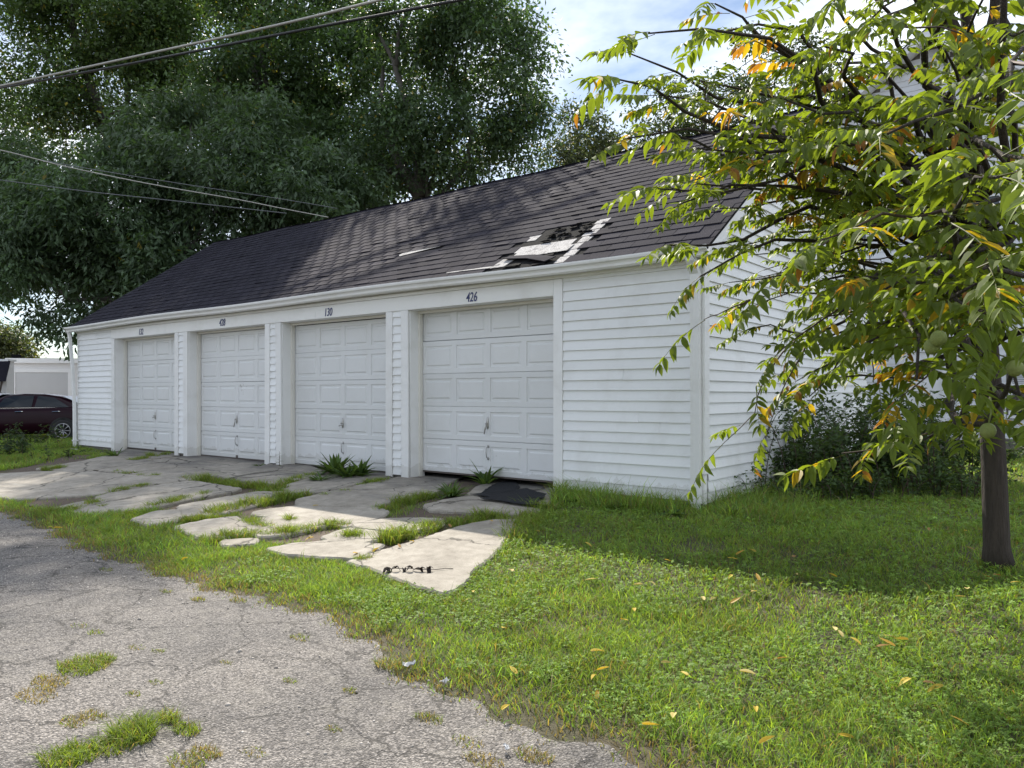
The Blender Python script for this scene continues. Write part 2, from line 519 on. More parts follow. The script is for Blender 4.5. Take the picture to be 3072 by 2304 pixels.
def ground_mat():
    m, nt, b = nodes_of('lawn_soil')
    p = pos(nt)
    n1 = noise_node(nt, 0.8, 6, 0.6, p); n2 = noise_node(nt, 16, 7, 0.75, p); n3 = noise_node(nt, 70, 4, 0.7, p)
    soil = ramp(nt, n2.outputs['Fac'], 0.3, 0.7, (0.055, 0.040, 0.028, 1), (0.17, 0.13, 0.09, 1)).outputs[0]
    gr = ramp(nt, n3.outputs['Fac'], 0.3, 0.7, (0.020, 0.030, 0.010, 1), (0.060, 0.080, 0.025, 1)).outputs[0]
    f = ramp(nt, n1.outputs['Fac'], 0.34, 0.55, (0.05, 0.05, 0.05, 1), (0.5, 0.5, 0.5, 1)).outputs[0]
    c = mixc(nt, f, soil, gr)
    nt.links.new(c, b.inputs['Base Color']); b.inputs['Roughness'].default_value = 0.95
    h = mixc(nt, 0.5, n2.outputs['Fac'], n3.outputs['Fac'])
    bump(nt, b, h, 1.0, 0.04)
    return m
M['ground'] = ground_mat()

M['grass'] = leaf_mat('grass_blades', 0.45, 0.55, 0.25)
M['leaf'] = leaf_mat('walnut_leaf', 0.55, 0.5, 0.28)
M['tree_leaf'] = leaf_mat('tree_leaf', 0.40, 0.5, 0.45, tcol=(1.15, 1.3, 0.5))
M['weed'] = leaf_mat('weed_leaf', 0.4, 0.6, 0.18)
M['fallen'] = leaf_mat('fallen_leaf', 0.3, 0.6, 0.3, tcol=(1.2, 1.0, 0.5))
# ================================================================== SETTING
def axis(lo, hi, fine_lo, fine_hi, step, grow=1.35):
    a = list(np.arange(fine_lo, fine_hi + 1e-6, step))
    s = step; x = fine_hi
    while x < hi:
        s *= grow; x += s; a.append(min(x, hi))
    s = step; x = fine_lo
    while x > lo:
        s *= grow; x -= s; a.insert(0, max(x, lo))
    return np.array(a)
gx = axis(-600, 600, -22, 8, 0.22); gy = axis(-600, 600, -8, 4, 0.22)
XX, YY = np.meshgrid(gx, gy)
ZZ = gz_np(XX, YY)
bumpn = np.array([[mnoise.noise(Vector((x * 1.1, y * 1.1, 0.3))) for x in gx] for y in gy])
ZZ = ZZ + np.where((YY > -4.2) & (YY < 12), 0.012 * bumpn, 0) - 0.012
nx, ny = len(gx), len(gy)
idx = np.arange(nx * ny).reshape(ny, nx)
gf = np.stack([idx[:-1, :-1], idx[:-1, 1:], idx[1:, 1:], idx[1:, :-1]], -1).reshape(-1, 4)
ground = fast_obj('ground', fast_mesh('ground', np.stack([XX, YY, ZZ], -1).reshape(-1, 3), gf, smooth_=True), M['ground'])
tag(ground, kind='structure')

# the alley: worn asphalt with a ragged grass edge
EDGE = [(-60, -4.3), (-12, -4.38), (-7.56, -4.44), (-6.43, -4.54), (-5.47, -4.63), (-4.21, -4.83), (-3.29, -4.83), (-2.3, -4.88), (-1.62, -4.84),
        (-1.21, -4.79), (-0.61, -4.8), (-0.06, -4.93), (0.43, -5.16), (0.68, -5.21), (1.05, -5.31), (1.6, -5.31), (2.07, -5.34), (4.0, -5.42), (40, -5.6)]
EX = np.array([e[0] for e in EDGE]); EY = np.array([e[1] for e in EDGE])
def edge_np(x):
    return np.interp(x, EX, EY) + 0.05 * np.sin(x * 7.3) + 0.035 * np.sin(x * 17.1 + 1)
ax_ = np.concatenate([np.arange(-60, -10, 1.0), np.arange(-10, 6, 0.05), np.arange(6, 41, 1.0)])
ve = edge_np(ax_) + 0.06
AZ = -0.246
cols_y = [0, 0.5, 1.0]
av = []; rows = 14
for k in range(rows + 1):
    yy = ve + (-12.0 - ve) * (k / rows)
    av.append(np.stack([ax_, yy, np.full_like(ax_, AZ) + (0.0 if k else -0.012)], -1))
av = np.concatenate(av)
ai = np.arange(len(av)).reshape(rows + 1, -1)
af = np.stack([ai[:-1, :-1], ai[1:, :-1], ai[1:, 1:], ai[:-1, 1:]], -1).reshape(-1, 4)
alley = fast_obj('alley', fast_mesh('alley', av, af), M['asphalt'])
tag(alley, kind='structure')

# concrete driveway: every broken slab is a piece of its own
zA = lambda a, b: (a * 0.452, 1280 + b * 0.452)
zB = lambda a, b: (800 + a * 0.452, 1350 + b * 0.452)
SLABS = [
    [zA(*p) for p in [(245, 290), (560, 238), (760, 195), (850, 160), (1190, 190), (1170, 205), (900, 252), (640, 296), (430, 303)]],
    [zA(*p) for p in [(-120, 335), (250, 314), (600, 312), (800, 330), (1000, 352), (1190, 376), (1040, 394), (740, 446), (640, 462), (330, 482), (100, 496), (-120, 470)]],
    [zA(*p) for p in [(660, 304), (910, 258), (1210, 212), (1330, 190), (1640, 210), (1790, 250), (1660, 292), (1430, 338), (1250, 368), (1010, 346), (800, 318)]],
    [zA(*p) for p in [(640, 482), (740, 456), (1060, 404), (1200, 384), (1290, 380), (1590, 430), (1530, 452), (1290, 492), (1150, 524), (880, 578), (720, 566)]],
    [zA(*p) for p in [(370, 552), (540, 512), (690, 528), (705, 570), (690, 590), (540, 592)]],
    [zA(*p) for p in [(1190, 540), (1460, 490), (1700, 450), (1900, 448), (1960, 462), (1800, 505), (1510, 586), (1400, 600), (1220, 612)]],
    [zA(*p) for p in [(880, 632), (1040, 582), (1180, 572), (1190, 620), (1170, 645), (990, 672)]],
    [zA(*p) for p in [(1450, 342), (1690, 294), (1800, 262), (2040, 268), (2150, 318), (2060, 352), (1840, 392), (1720, 386)]],
    [zA(*p) for p in [(1160, 684), (1360, 640), (1555, 617), (1690, 680), (1705, 716), (1480, 758), (1330, 756)]],
    [zA(*p) for p in [(1480, 775), (1560, 770), (1700, 765), (1690, 795), (1540, 812), (1480, 800)]],
    [zB(*p) for p in [(90, 262), (330, 192), (560, 150), (800, 150), (845, 178), (760, 205), (560, 250), (400, 285), (210, 305)]],
    [zB(*p) for p in [(205, 352), (350, 312), (570, 264), (850, 202), (960, 180), (1060, 170), (1290, 190), (1150, 262), (1110, 300), (850, 356), (730, 388), (420, 394), (210, 378)]],
    [zB(*p) for p in [(-90, 428), (0, 410), (190, 388), (420, 402), (735, 400), (800, 430), (745, 470), (610, 500), (540, 528), (380, 508), (200, 470), (-60, 452)]],
    [zB(*p) for p in [(-130, 560), (-60, 475), (120, 468), (230, 484), (420, 516), (300, 545), (110, 588), (-30, 600)]],
    [zB(*p) for p in [(370, 598), (540, 542), (700, 560), (765, 572), (730, 620), (640, 640), (470, 642)]],
    [zB(*p) for p in [(10, 682), (160, 650), (420, 628), (700, 650), (770, 650), (600, 742), (330, 730), (120, 712)]],
    [zB(*p) for p in [(570, 520), (760, 484), (960, 474), (1160, 482), (1160, 520), (990, 556), (860, 560), (640, 544)]],
    [zB(*p) for p in [(545, 770), (740, 700), (985, 628), (1290, 528), (1480, 490), (1680, 484), (1600, 560), (1560, 620), (1500, 700), (1420, 770), (1340, 830), (1265, 930), (1190, 972), (1040, 930), (900, 882), (700, 800)]],
    [zB(*p) for p in [(1050, 384), (1200, 350), (1370, 322), (1500, 350), (1820, 424), (1660, 440), (1480, 430), (1100, 416)]],
    [zB(*p) for p in [(1330, 320), (1420, 250), (1600, 215), (1860, 240), (1900, 300), (1850, 400), (1560, 352)]],
]
def ragged(poly, step=0.05, amp=0.011, grow=0.0):
    out = []
    n = len(poly)
    gs = 1 if sum(poly[i].x * poly[(i + 1) % n].y - poly[(i + 1) % n].x * poly[i].y for i in range(n)) > 0 else -1
    for i in range(n):
        a, b = poly[i], poly[(i + 1) % n]
        k = max(1, int((b - a).length / step))
        d = (b - a); nrm = Vector((d.y, -d.x)).normalized() if d.length else Vector((0, 0))
        for j in range(k):
            p = a + d * (j / k)
            out.append(p + nrm * grow * gs + nrm * amp * 2 * mnoise.noise(Vector((p.x * 9, p.y * 9, 5.0))) + nrm * R.uniform(-amp, amp) * 0.8)
    return out
driveway = thing('driveway', None, None)
tag(driveway, kind='structure')
SLAB_POLY = []
for i, sp in enumerate(SLABS):
    poly = ragged([G(*p).to_2d() for p in sp], grow=0.035)
    SLAB_POLY.append(np.array([(p.x, p.y) for p in poly]))
    cx = sum(p.x for p in poly) / len(poly); cy = sum(p.y for p in poly) / len(poly)
    tx, ty, dz = R.uniform(-0.004, 0.004), R.uniform(-0.004, 0.004), R.uniform(-0.005, 0.008)
    zt = lambda p: gz(p.x, p.y) + 0.038 + dz + tx * (p.x - cx) + ty * (p.y - cy)
    bm = bmesh.new()
    inner = []
    for p in poly:
        q = Vector((cx, cy)); d = (q - p).normalized()
        inner.append(p + d * 0.018)
    vt = [bm.verts.new((p.x, p.y, zt(p))) for p in inner]
    ve_ = [bm.verts.new((p.x, p.y, zt(p) - 0.016)) for p in poly]
    vb = [bm.verts.new((p.x, p.y, zt(p) - 0.09)) for p in poly]
    top = bm.faces.new(vt)
    n = len(poly)
    for k in range(n):
        k2 = (k + 1) % n
        bm.faces.new((ve_[k], ve_[k2], vt[k2], vt[k])); bm.faces.new((vb[k], vb[k2], ve_[k2], ve_[k]))
    bmesh.ops.triangulate(bm, faces=[top])
    bmesh.ops.recalc_face_normals(bm, faces=bm.faces)
    me = bpy.data.meshes.new('slab'); bm.to_mesh(me); bm.free()
    me.materials.append(M['concrete'])
    link(bpy.data.objects.new('slab', me), driveway)

def in_poly(px, py, poly):
    inside = np.zeros(len(px), bool)
    n = len(poly); j = n - 1
    for i in range(n):
        xi, yi = poly[i]; xj, yj = poly[j]
        if yi != yj:
            c = ((yi > py) != (yj > py)) & (px < (xj - xi) * (py - yi) / (yj - yi) + xi)
            inside ^= c
        j = i
    return inside
def on_slab(px, py):
    r = np.zeros(len(px), bool)
    for p in SLAB_POLY:
        lo = p.min(0); hi = p.max(0)
        m = (px > lo[0]) & (px < hi[0]) & (py > lo[1]) & (py < hi[1])
        if m.any():
            r[m] |= in_poly(px[m], py[m], p)
    return r

# ================================================================== GARAGE
garage = thing('garage', 'long low white clapboard garage with four panelled overhead doors and a worn dark shingle roof', 'garage')
GX0, GX1, GD = -16.07, 0.0, 7.2
WT = 2.77                                  # top of the front wall siding
OPEN = [(-14.157, -11.5), (-11.005, -8.346), (-7.877, -5.174), (-4.692, -2.033)]   # 132, 428, 130, 426
HEAD = 2.54
EAVE_Y, EAVE_Z, RID_Y, RID_Z = -0.16, 2.915, 3.6, 5.5
SL = (RID_Z - EAVE_Z) / (RID_Y - EAVE_Y)
RL = math.hypot(RID_Z - EAVE_Z, RID_Y - EAVE_Y)
RX0, RX1 = -16.2, 0.13

# sheathing behind the boards
mb = MB()
edges = [GX0] + [e for o in OPEN for e in o] + [GX1]
for i in range(0, len(edges), 2):
    mb.box(edges[i] + 0.01, edges[i + 1] - 0.01, 0.004, 0.13, 0.06, WT)
mb.box(GX0 + 0.01, GX1 - 0.14, 0.008, 0.126, HEAD + 0.04, WT + 0.02)
mb.box(GX1 - 0.13, GX1 - 0.004, 0.131, GD - 0.13, 0.06, 2.9)
mb.box(GX0 + 0.004, GX0 + 0.13, 0.131, GD - 0.13, 0.06, 2.9)
mb.box(GX0 + 0.01, GX1 - 0.01, GD - 0.12, GD - 0.004, 0.06, 2.9)
for xa, xb in ((GX1 - 0.12, GX1 - 0.006), (GX0 + 0.006, GX0 + 0.12)):
    mb.prism_x([(0.14, 2.91), (GD - 0.14, 2.91), (GD - 0.14, 2.98), (RID_Y, RID_Z - 0.1), (0.14, 2.98)], xa, xb)
mb.build('wall', M['core'], garage)
for i in range(0, len(edges), 2):
    MB().box(edges[i] + 0.02, edges[i + 1] - 0.02, 0.03, 0.16, -0.2, 0.075).build('foundation', M['found'], garage)
MB().box(GX1 - 0.16, GX1 - 0.03, 0.17, GD - 0.05, -0.2, 0.075).build('foundation', M['found'], garage)
MB().box(GX0 + 0.03, GX0 + 0.16, 0.17, GD - 0.05, -0.25, 0.075).build('foundation', M['found'], garage)

ROW = 0.1258
Z_B = 0.07
def front_board(x0, x1, k, z_b=Z_B):
    z0 = z_b + k * ROW; z1 = min(z0 + ROW + 0.018, WT)
    j0, j1 = R.uniform(-0.0025, 0.0025), R.uniform(-0.0025, 0.0025)
    p = R.uniform(0, 0.004)
    mb = MB()
    vs_ = []
    for x, j in ((x0, j0), (x1, j1)):
        vs_ += [(x, 0.003, z0 + j), (x, -0.025 - p, z0 + j), (x, -0.0035, z1), (x, 0.003, z1)]
    mb.add(vs_, [(0, 1, 2, 3), (7, 6, 5, 4), (0, 4, 5, 1), (1, 5, 6, 2), (2, 6, 7, 3), (3, 7, 4, 0)])
    return mb.build('siding_board', M['siding'], garage)
rows_f = int(math.ceil((WT - Z_B) / ROW))
for x0, x1 in ((GX0 + 0.03, OPEN[0][0] - 0.152), (OPEN[3][1] + 0.142, GX1 - 0.115)):
    for k in range(rows_f):
        if R.random() < 0.18:
            xm = R.uniform(x0 + 0.3, x1 - 0.3)
            front_board(x0, xm - 0.0015, k); front_board(xm + 0.0015, x1, k)
        else:
            front_board(x0, x1, k)
for i in range(3):
    x0, x1 = OPEN[i][1] + 0.142, OPEN[i + 1][0] - 0.158
    zb = 0.07 + R.uniform(-0.02, 0.05)
    for k in range(int(math.ceil((HEAD - zb) / ROW))):
        z1 = zb + k * ROW + ROW
        if z1 < HEAD + 0.10:
            o = front_board(x0, x1, k, zb)

def side_board(y0, y1, k, top):
    """board on the gable end; top = height where the rake cuts it, None for a full board"""
    z0 = Z_B - 0.02 + k * ROW; z1 = z0 + ROW + 0.018
    p = R.uniform(0, 0.004); j0, j1 = R.uniform(-0.003, 0.003), R.uniform(-0.003, 0.003)
    def lim(y, z):
        return y
    ya0, yb0, ya1, yb1 = y0, y1, y0, y1
    if top:
        f = lambda z: ((z - (EAVE_Z - 0.13)) / SL + EAVE_Y)      # front y where the rake is at height z
        ya0, ya1 = max(y0, f(z0)), max(y0, f(z1)); yb0, yb1 = min(y1, 2 * RID_Y - f(z0)), min(y1, 2 * RID_Y - f(z1))
        if yb1 - ya1 < 0.06:
            return
    mb = MB()
    vs_ = []
    for ya, yc, j in ((ya0, ya1, j0), (yb0, yb1, j1)):
        vs_ += [(-0.003, ya, z0 + j), (0.025 + p, ya, z0 + j), (0.0035, yc, z1), (-0.003, yc, z1)]
    mb.add(vs_, [(0, 1, 2, 3), (7, 6, 5, 4), (0, 4, 5, 1), (1, 5, 6, 2), (2, 6, 7, 3), (3, 7, 4, 0)])
    bm = mb.build('siding_board', M['siding'], garage)
for k in range(44):
    z1 = Z_B + k * ROW + ROW
    if R.random() < 0.4 and z1 < 2.7:
        ym = R.uniform(1.0, 6.0)
        side_board(0.10, ym - 0.0015, k, None); side_board(ym + 0.0015, GD - 0.1, k, None)
    elif z1 > 5.35:
        break
    else:
        side_board(0.10, GD - 0.1, k, z1 > 2.70)
for k in range(44):                          # the far gable end
    pass

# trim
def trim(x0, x1, y0, y1, z0, z1, lean=(0, 0), mat='trim', name='trim_board'):
    mb = MB().box(x0, x1, y0, y1, z0, z1)
    mb.v = [(x + (lean[0] if z < (z0 + z1) / 2 else 0), y + (lean[1] if z < (z0 + z1) / 2 else 0), z) for x, y, z in mb.v]
    return mb.build(name, M[mat], garage, bevel=0.003)
for i, (a, b) in enumerate(OPEN):
    ln = [(0, 0), (0.012, -0.004), (0.05, -0.02), (0.035, -0.025)][i]
    trim(a - 0.15, a - 0.001, -0.034, 0.002, -0.03, HEAD, ln)
    trim(b + 0.001, b + 0.14, -0.034, 0.002, -0.03 if i < 3 else 0.0, HEAD if i < 3 else WT - 0.02, (-0.008, 0) if i < 3 else (0, 0))
    # jambs, head and stops of the opening
    trim(a, a + 0.018, 0.0, 0.30, -0.02, HEAD + 0.02, (0.012 if i == 3 else 0, 0), name='jamb')
    trim(b - 0.018, b, 0.0, 0.30, -0.02, HEAD + 0.02, name='jamb')
    trim(a, b, 0.001, 0.30, HEAD, HEAD + 0.02, name='jamb')
    trim(a + 0.0185, a + 0.05, 0.17, 0.235, -0.01, HEAD - 0.001, mat='stop', name='door_stop')
    trim(b - 0.05, b - 0.0185, 0.17, 0.235, -0.01, HEAD - 0.001, mat='stop', name='door_stop')
    trim(a + 0.051, b - 0.051, 0.17, 0.234, HEAD - 0.04, HEAD - 0.0015, mat='stop', name='door_stop')
fx = [OPEN[0][0] - 0.15, -11.85, -6.9, OPEN[3][1]]
for i in range(3):
    trim(fx[i] + 0.001, fx[i + 1] - 0.001, -0.037, 0.002, HEAD + 0.001 + R.uniform(-0.004, 0.002), WT - 0.02, mat='frieze', name='frieze_board')
trim(GX0 - 0.003, GX0 + 0.028, -0.034, 0.05, 0.0, WT - 0.02, name='corner_board')
trim(GX1 - 0.112, GX1 - 0.001, -0.035, 0.0, 0.05, WT - 0.02, name='corner_board')
trim(GX1 + 0.001, GX1 + 0.034, -0.036, 0.095, 0.38, 2.93, name='corner_board')
trim(GX1 + 0.001, GX1 + 0.022, -0.02, 0.05, 0.04, 0.375, name='corner_board')
mb = MB().prism_x([(0.0, WT - 0.02), (-0.052, WT - 0.015), (-0.064, WT + 0.02), (-0.03, WT + 0.05), (0.0, WT + 0.05)], GX0 - 0.02, GX1 + 0.0)
mb.build('bed_moulding', M['frieze'], garage)
mb = MB().box(GX0 - 0.1, GX1 + 0.1, -0.128, 0.02, WT + 0.051, WT + 0.065)
mb.build('soffit', M['frieze'], garage)
mb = MB().box(GX0 - 0.12, GX1 + 0.1, -0.15, -0.129, WT + 0.04, EAVE_Z - 0.03)
mb.build('fascia', M['frieze'], garage)

# gutter: ogee trough in lengths that sag a little
def sag(x):
    return 0.012 * math.sin(x * 0.9) + 0.02 * math.sin((x + 16) / 16 * math.pi) - 0.012
prof = [(-0.152, 0.0), (-0.152, -0.115), (-0.205, -0.115), (-0.222, -0.098), (-0.226, -0.072), (-0.238, -0.052), (-0.262, -0.036), (-0.268, -0.012), (-0.268, 0.004),
        (-0.256, 0.004), (-0.256, -0.03), (-0.158, -0.10), (-0.158, 0.0)]
xs = np.linspace(RX0 - 0.06, RX1 + 0.02, 34)
mb = MB()
vs_ = []
for x in xs:
    vs_ += [(x, y, 2.912 + z + sag(x)) for y, z in prof]
n = len(prof)
fs_ = [(i * n + k, (i + 1) * n + k, (i + 1) * n + (k + 1) % n, i * n + (k + 1) % n) for i in range(len(xs) - 1) for k in range(n)]
fs_ += [tuple(range(n)), tuple(range((len(xs) - 1) * n, len(xs) * n))[::-1]]
mb.add(vs_, fs_)
gut = mb.build('gutter', M['gutter'], garage)
mb = MB()
for x in (-12.1, -8.05, -4.0):
    mb.v += []
    pr = [(y * 1.0 - (0.003 if y < -0.2 else 0), z) for y, z in prof[2:9]]
    s0 = len(mb.v)
    for xx in (x - 0.03, x + 0.03):
        mb.v += [(xx, y, 2.912 + z - (0.003 if z < -0.1 else 0) + sag(x)) for y, z in pr]
    m_ = len(pr)
    mb.f += [(s0 + k, s0 + k + 1, s0 + m_ + k + 1, s0 + m_ + k) for k in range(m_ - 1)]
mb.build('gutter_joint', M['gutter'], gut)

def downspout(pts, w, d, name='downspout'):
    """rectangular pipe through points (x, y, z)"""
    mb = MB(); vs_ = []
    for i, p in enumerate(pts):
        p = Vector(p)
        c = [(-w / 2, -d / 2), (-w / 6, -d / 2 + 0.006), (w / 6, -d / 2 + 0.006), (w / 2, -d / 2), (w / 2, d / 2), (-w / 2, d / 2)]
        vs_ += [(p.x + a, p.y + b, p.z) for a, b in c]
    n = 6
    fs_ = [(i * n + k, i * n + (k + 1) % n, (i + 1) * n + (k + 1) % n, (i + 1) * n + k) for i in range(len(pts) - 1) for k in range(n)]
    mb.add(vs_, fs_ + [tuple(range(n))[::-1], tuple(range((len(pts) - 1) * n, len(pts) * n))])
    return mb.build(name, M['gutter'], garage)
ds = downspout([(-0.055, -0.2, 2.80), (-0.055, -0.19, 2.76), (-0.055, -0.085, 2.62), (-0.057, -0.075, 1.9), (-0.05, -0.078, 1.0), (-0.054, -0.075, 0.10), (-0.05, -0.08, 0.06)], 0.105, 0.075)
downspout([(-0.05, -0.078, 0.075), (-0.048, -0.085, 0.0), (-0.045, -0.10, -0.06)], 0.082, 0.06, 'downspout_outlet')
downspout([(GX0 - 0.10, -0.2, 2.80), (GX0 - 0.10, -0.17, 2.7), (GX0 - 0.07, -0.12, 2.0), (GX0 - 0.02, -0.09, 1.0), (GX0 + 0.02, -0.10, 0.02)], 0.075, 0.06)
MB().box(GX0 - 0.06, GX0 + 0.07, -0.135, -0.03, 0.16, 0.19).build('downspout_strap', M['gutter'], garage)

# ---- overhead doors
def door_section(w, h, ncol=4):
    """pressed steel section: four raised fields ringed by bevelled grooves; face at y=0 looking to -y"""
    mb = MB()
    st, rl = 0.055, 0.075
    gapx = 0.085
    pw = (w - 2 * st - (ncol - 1) * gapx) / ncol
    xs_ = [0]
    for c in range(ncol):
        x = st + c * (pw + gapx); xs_ += [x, x + pw]
    xs_.append(w)
    zs_ = [0.006, rl, h - rl, h - 0.006]
    idx = {}
    def vtx(x, y, z):
        k = (round(x, 5), round(y, 5), round(z, 5))
        if k not in idx:
            idx[k] = len(mb.v); mb.v.append((x, y, z))
        return idx[k]
    for i in range(len(xs_) - 1):
        for j in range(3):
            x0, x1, z0, z1 = xs_[i], xs_[i + 1], zs_[j], zs_[j + 1]
            if i % 2 == 1 and j == 1:
                prev = [(x0, 0, z0), (x1, 0, z0), (x1, 0, z1), (x0, 0, z1)]
                for off, dep in ((0.010, 0.020), (0.024, 0.020), (0.058, 0.001)):
                    cur = [(x0 + off, dep, z0 + off), (x1 - off, dep, z0 + off), (x1 - off, dep, z1 - off), (x0 + off, dep, z1 - off)]
                    for k in range(4):
                        k2 = (k + 1) % 4
                        mb.f.append((vtx(*prev[k]), vtx(*prev[k2]), vtx(*cur[k2]), vtx(*cur[k])))
                    prev = cur
                mb.f.append(tuple(vtx(*p) for p in prev))
            else:
                mb.f.append((vtx(x0, 0, z0), vtx(x1, 0, z0), vtx(x1, 0, z1), vtx(x0, 0, z1)))
    # rounded lips and the back
    mb.box(0, w, 0.012, 0.04, 0.0, h)
    for z, s in ((0.006, -1), (h - 0.006, 1)):
        mb.add([(0, 0, z), (w, 0, z), (w, 0.013, z + s * 0.006), (0, 0.013, z + s * 0.006)], [(0, 1, 2, 3)])
    for x in (0, w):
        mb.add([(x, 0, 0.006), (x, 0, h - 0.006), (x, 0.013, h), (x, 0.013, 0)], [(0, 1, 2, 3)])
    me = mb.mesh('section'); me.materials.append(M['door'])
    return me

def lock_mesh():
    mb = MB()
    Mx = Matrix.Translation((0, -0.004, 0)) @ Matrix.Rotation(math.radians(90), 4, 'X')
    pr = []
    n = 18                                   # pointed oval plate
    ring = [(0.021 * math.cos(2 * math.pi * k / n), 0.085 * math.sin(2 * math.pi * k / n) * (1.0 + 0.15 * (math.sin(2 * math.pi * k / n) > 0))) for k in range(n)]
    mb.add([(x, 0, z) for x, z in ring] + [(x * 0.8, -0.008, z * 0.86) for x, z in ring] + [(0, -0.012, 0)],
           [(k, (k + 1) % n, n + (k + 1) % n, n + k) for k in range(n)] + [(n + k, n + (k + 1) % n, 2 * n) for k in range(n)])
    mb.lathe([(0.011, 0.0), (0.011, 0.035), (0.009, 0.042), (0, 0.043)], 10, Mx)
    return mb
def lift_mesh():
    mb = MB()
    mb.tube([(0, 0, 0.08), (-0.0, -0.035, 0.07), (-0.004, -0.042, 0.0), (0.0, -0.035, -0.07), (0.0, 0, -0.08)], 0.0065, 8)
    mb.box(-0.014, 0.014, -0.004, 0.001, 0.07, 0.105); mb.box(-0.014, 0.014, -0.004, 0.001, -0.105, -0.07)
    return mb
DOOR_INFO = [(0.075, 'T'), (0.06, 'V'), (0.055, 'T'), (0.125, 'V')]
SEC_H = 0.488
for i, (a, b) in enumerate(OPEN):
    zb, hk = DOOR_INFO[i]
    x0, w = a + 0.022, (b - a) - 0.044
    d = bpy.data.objects.new('garage_door', None); link(d, garage)
    d.location = (x0, 0.245, zb); d.empty_display_size = 0.2
    tilt = [0, 0, 0, 0.0015][i]
    me = door_section(w, SEC_H)
    for k in range(5):
        s = bpy.data.objects.new('section', me); link(s, d)
        s.location = (0, R.uniform(-0.002, 0.003) + (0.012 if (i == 3 and k == 4) else 0), k * SEC_H + (0.006 if (i == 3 and k == 4) else 0))
        s.rotation_euler = (R.uniform(-0.004, 0.004), R.uniform(-0.0012, 0.0012), 0)
    lock_mesh().build('lock_plate', M['metal'], d, True).location = (w / 2 + 0.0, -0.006, SEC_H * 1.52)
    mb = MB()
    if hk == 'T':
        mb.tube([(-0.055, 0, -0.015), (0.0, 0, 0.0), (0.05, 0, 0.004)], [0.008, 0.010, 0.008], 8)
    else:
        mb.tube([(0.004, 0, 0.03), (-0.004, 0, -0.03), (-0.022, -0.008, -0.12)], [0.009, 0.010, 0.008], 8)
    mb.build('lock_handle', M['metal'], d, True).location = (w / 2, -0.046, SEC_H * 1.5 - 0.02)
    lift_mesh().build('lift_handle', M['metal'], d, True).location = (w / 2 + 0.01, -0.002, SEC_H * 0.68)
    MB().box(w / 2 - 0.03, w / 2 + 0.035, -0.006, 0.002, 0.0, 0.05).build('bottom_bracket', M['dmetal'], d)
    MB().box(0, w, 0.004, 0.03, -0.02, -0.001).build('weather_strip', M['dmetal'], d)

# ---- painted numbers over the doors
for txt, cx, cz in (('132', -12.90, 2.64), ('428', -9.72, 2.655), ('130', -6.556, 2.64), ('426', -3.42, 2.64)):
    cu = bpy.data.curves.new('house_number', 'FONT')
    cu.body = txt; cu.size = 0.185; cu.shear = 0.18; cu.extrude = 0.0035; cu.offset = 0.0008; cu.align_x = 'CENTER'; cu.space_character = 1.0
    o = bpy.data.objects.new('tmp', cu); C.objects.link(o)
    bpy.context.view_layer.update()
    me = bpy.data.meshes.new_from_object(o.evaluated_get(bpy.context.evaluated_depsgraph_get()))
    bpy.data.objects.remove(o); me.name = 'house_number'
    me.materials.clear(); me.materials.append(M['navy'])
    o = bpy.data.objects.new('house_number', me); link(o, garage)
    o.location = (cx, -0.041, cz - 0.067); o.rotation_euler = (math.radians(90), 0, 0); o.scale = (0.74, 1.0, 1.0)
    o['label'] = 'dark blue number %s painted above a garage door' % txt

# ---- roof
roof_t = bpy.data.objects.new('roof', None); link(roof_t, garage)
def roof_sag(x, d):
    t = d / RL
    return -0.05 * t * math.sin(math.pi * (x - RX0) / (RX1 - RX0)) - 0.018 * math.sin(x * 1.9 + d) * (0.3 + 0.7 * t) * 0.6
cs, sn = (RID_Y - EAVE_Y) / RL, (RID_Z - EAVE_Z) / RL
def rpt(x, d, n=0.0):
    return Vector((x, EAVE_Y + d * cs - n * sn, EAVE_Z + d * sn + n * cs + roof_sag(x, d)))
mb = MB()
xs = np.linspace(RX0, RX1, 30)
ds_ = np.linspace(-0.03, RL, 8)
for x in xs:
    for d in ds_: mb.v.append(tuple(rpt(x, d, -0.004)))
n = len(ds_)
mb.f += [(i * n + k, (i + 1) * n + k, (i + 1) * n + k + 1, i * n + k + 1) for i in range(len(xs) - 1) for k in range(n - 1)]
for x in xs:
    for d in ds_: 
        p = rpt(x, d, -0.004); mb.v.append((p.x, 2 * RID_Y - p.y, p.z))
o_ = len(xs) * n
mb.f += [(o_ + i * n + k, o_ + i * n + k + 1, o_ + (i + 1) * n + k + 1, o_ + (i + 1) * n + k) for i in range(len(xs) - 1) for k in range(n - 1)]
# underside
for x in (RX0, RX1):
    pass
deck = mb.build('roof_deck', M['felt'], roof_t)
mo = deck.modifiers.new('t', 'SOLIDIFY'); mo.thickness = 0.03; mo.offset = -1
# rake boards on both gable ends
for xa, xb in ((RX1 - 0.03, RX1 - 0.004), (RX0 + 0.004, RX0 + 0.03)):
    for s in (0, 1):
        q = [(EAVE_Y - 0.0, EAVE_Z - 0.04), (RID_Y, RID_Z - 0.045), (RID_Y, RID_Z - 0.19), (EAVE_Y + 0.0, EAVE_Z - 0.17)]
        if s: q = [(2 * RID_Y - y, z) for y, z in q][::-1]
        MB().prism_x(q, xa, xb).build('rake_board', M['trim'], roof_t)
q = [(EAVE_Y + 0.1, EAVE_Z + 0.03), (RID_Y, RID_Z - 0.05), (RID_Y, RID_Z - 0.075), (EAVE_Y + 0.1, EAVE_Z + 0.005)]
MB().prism_x(q, GX1 + 0.003, RX1 - 0.031).build('rake_soffit', M['trim'], roof_t)

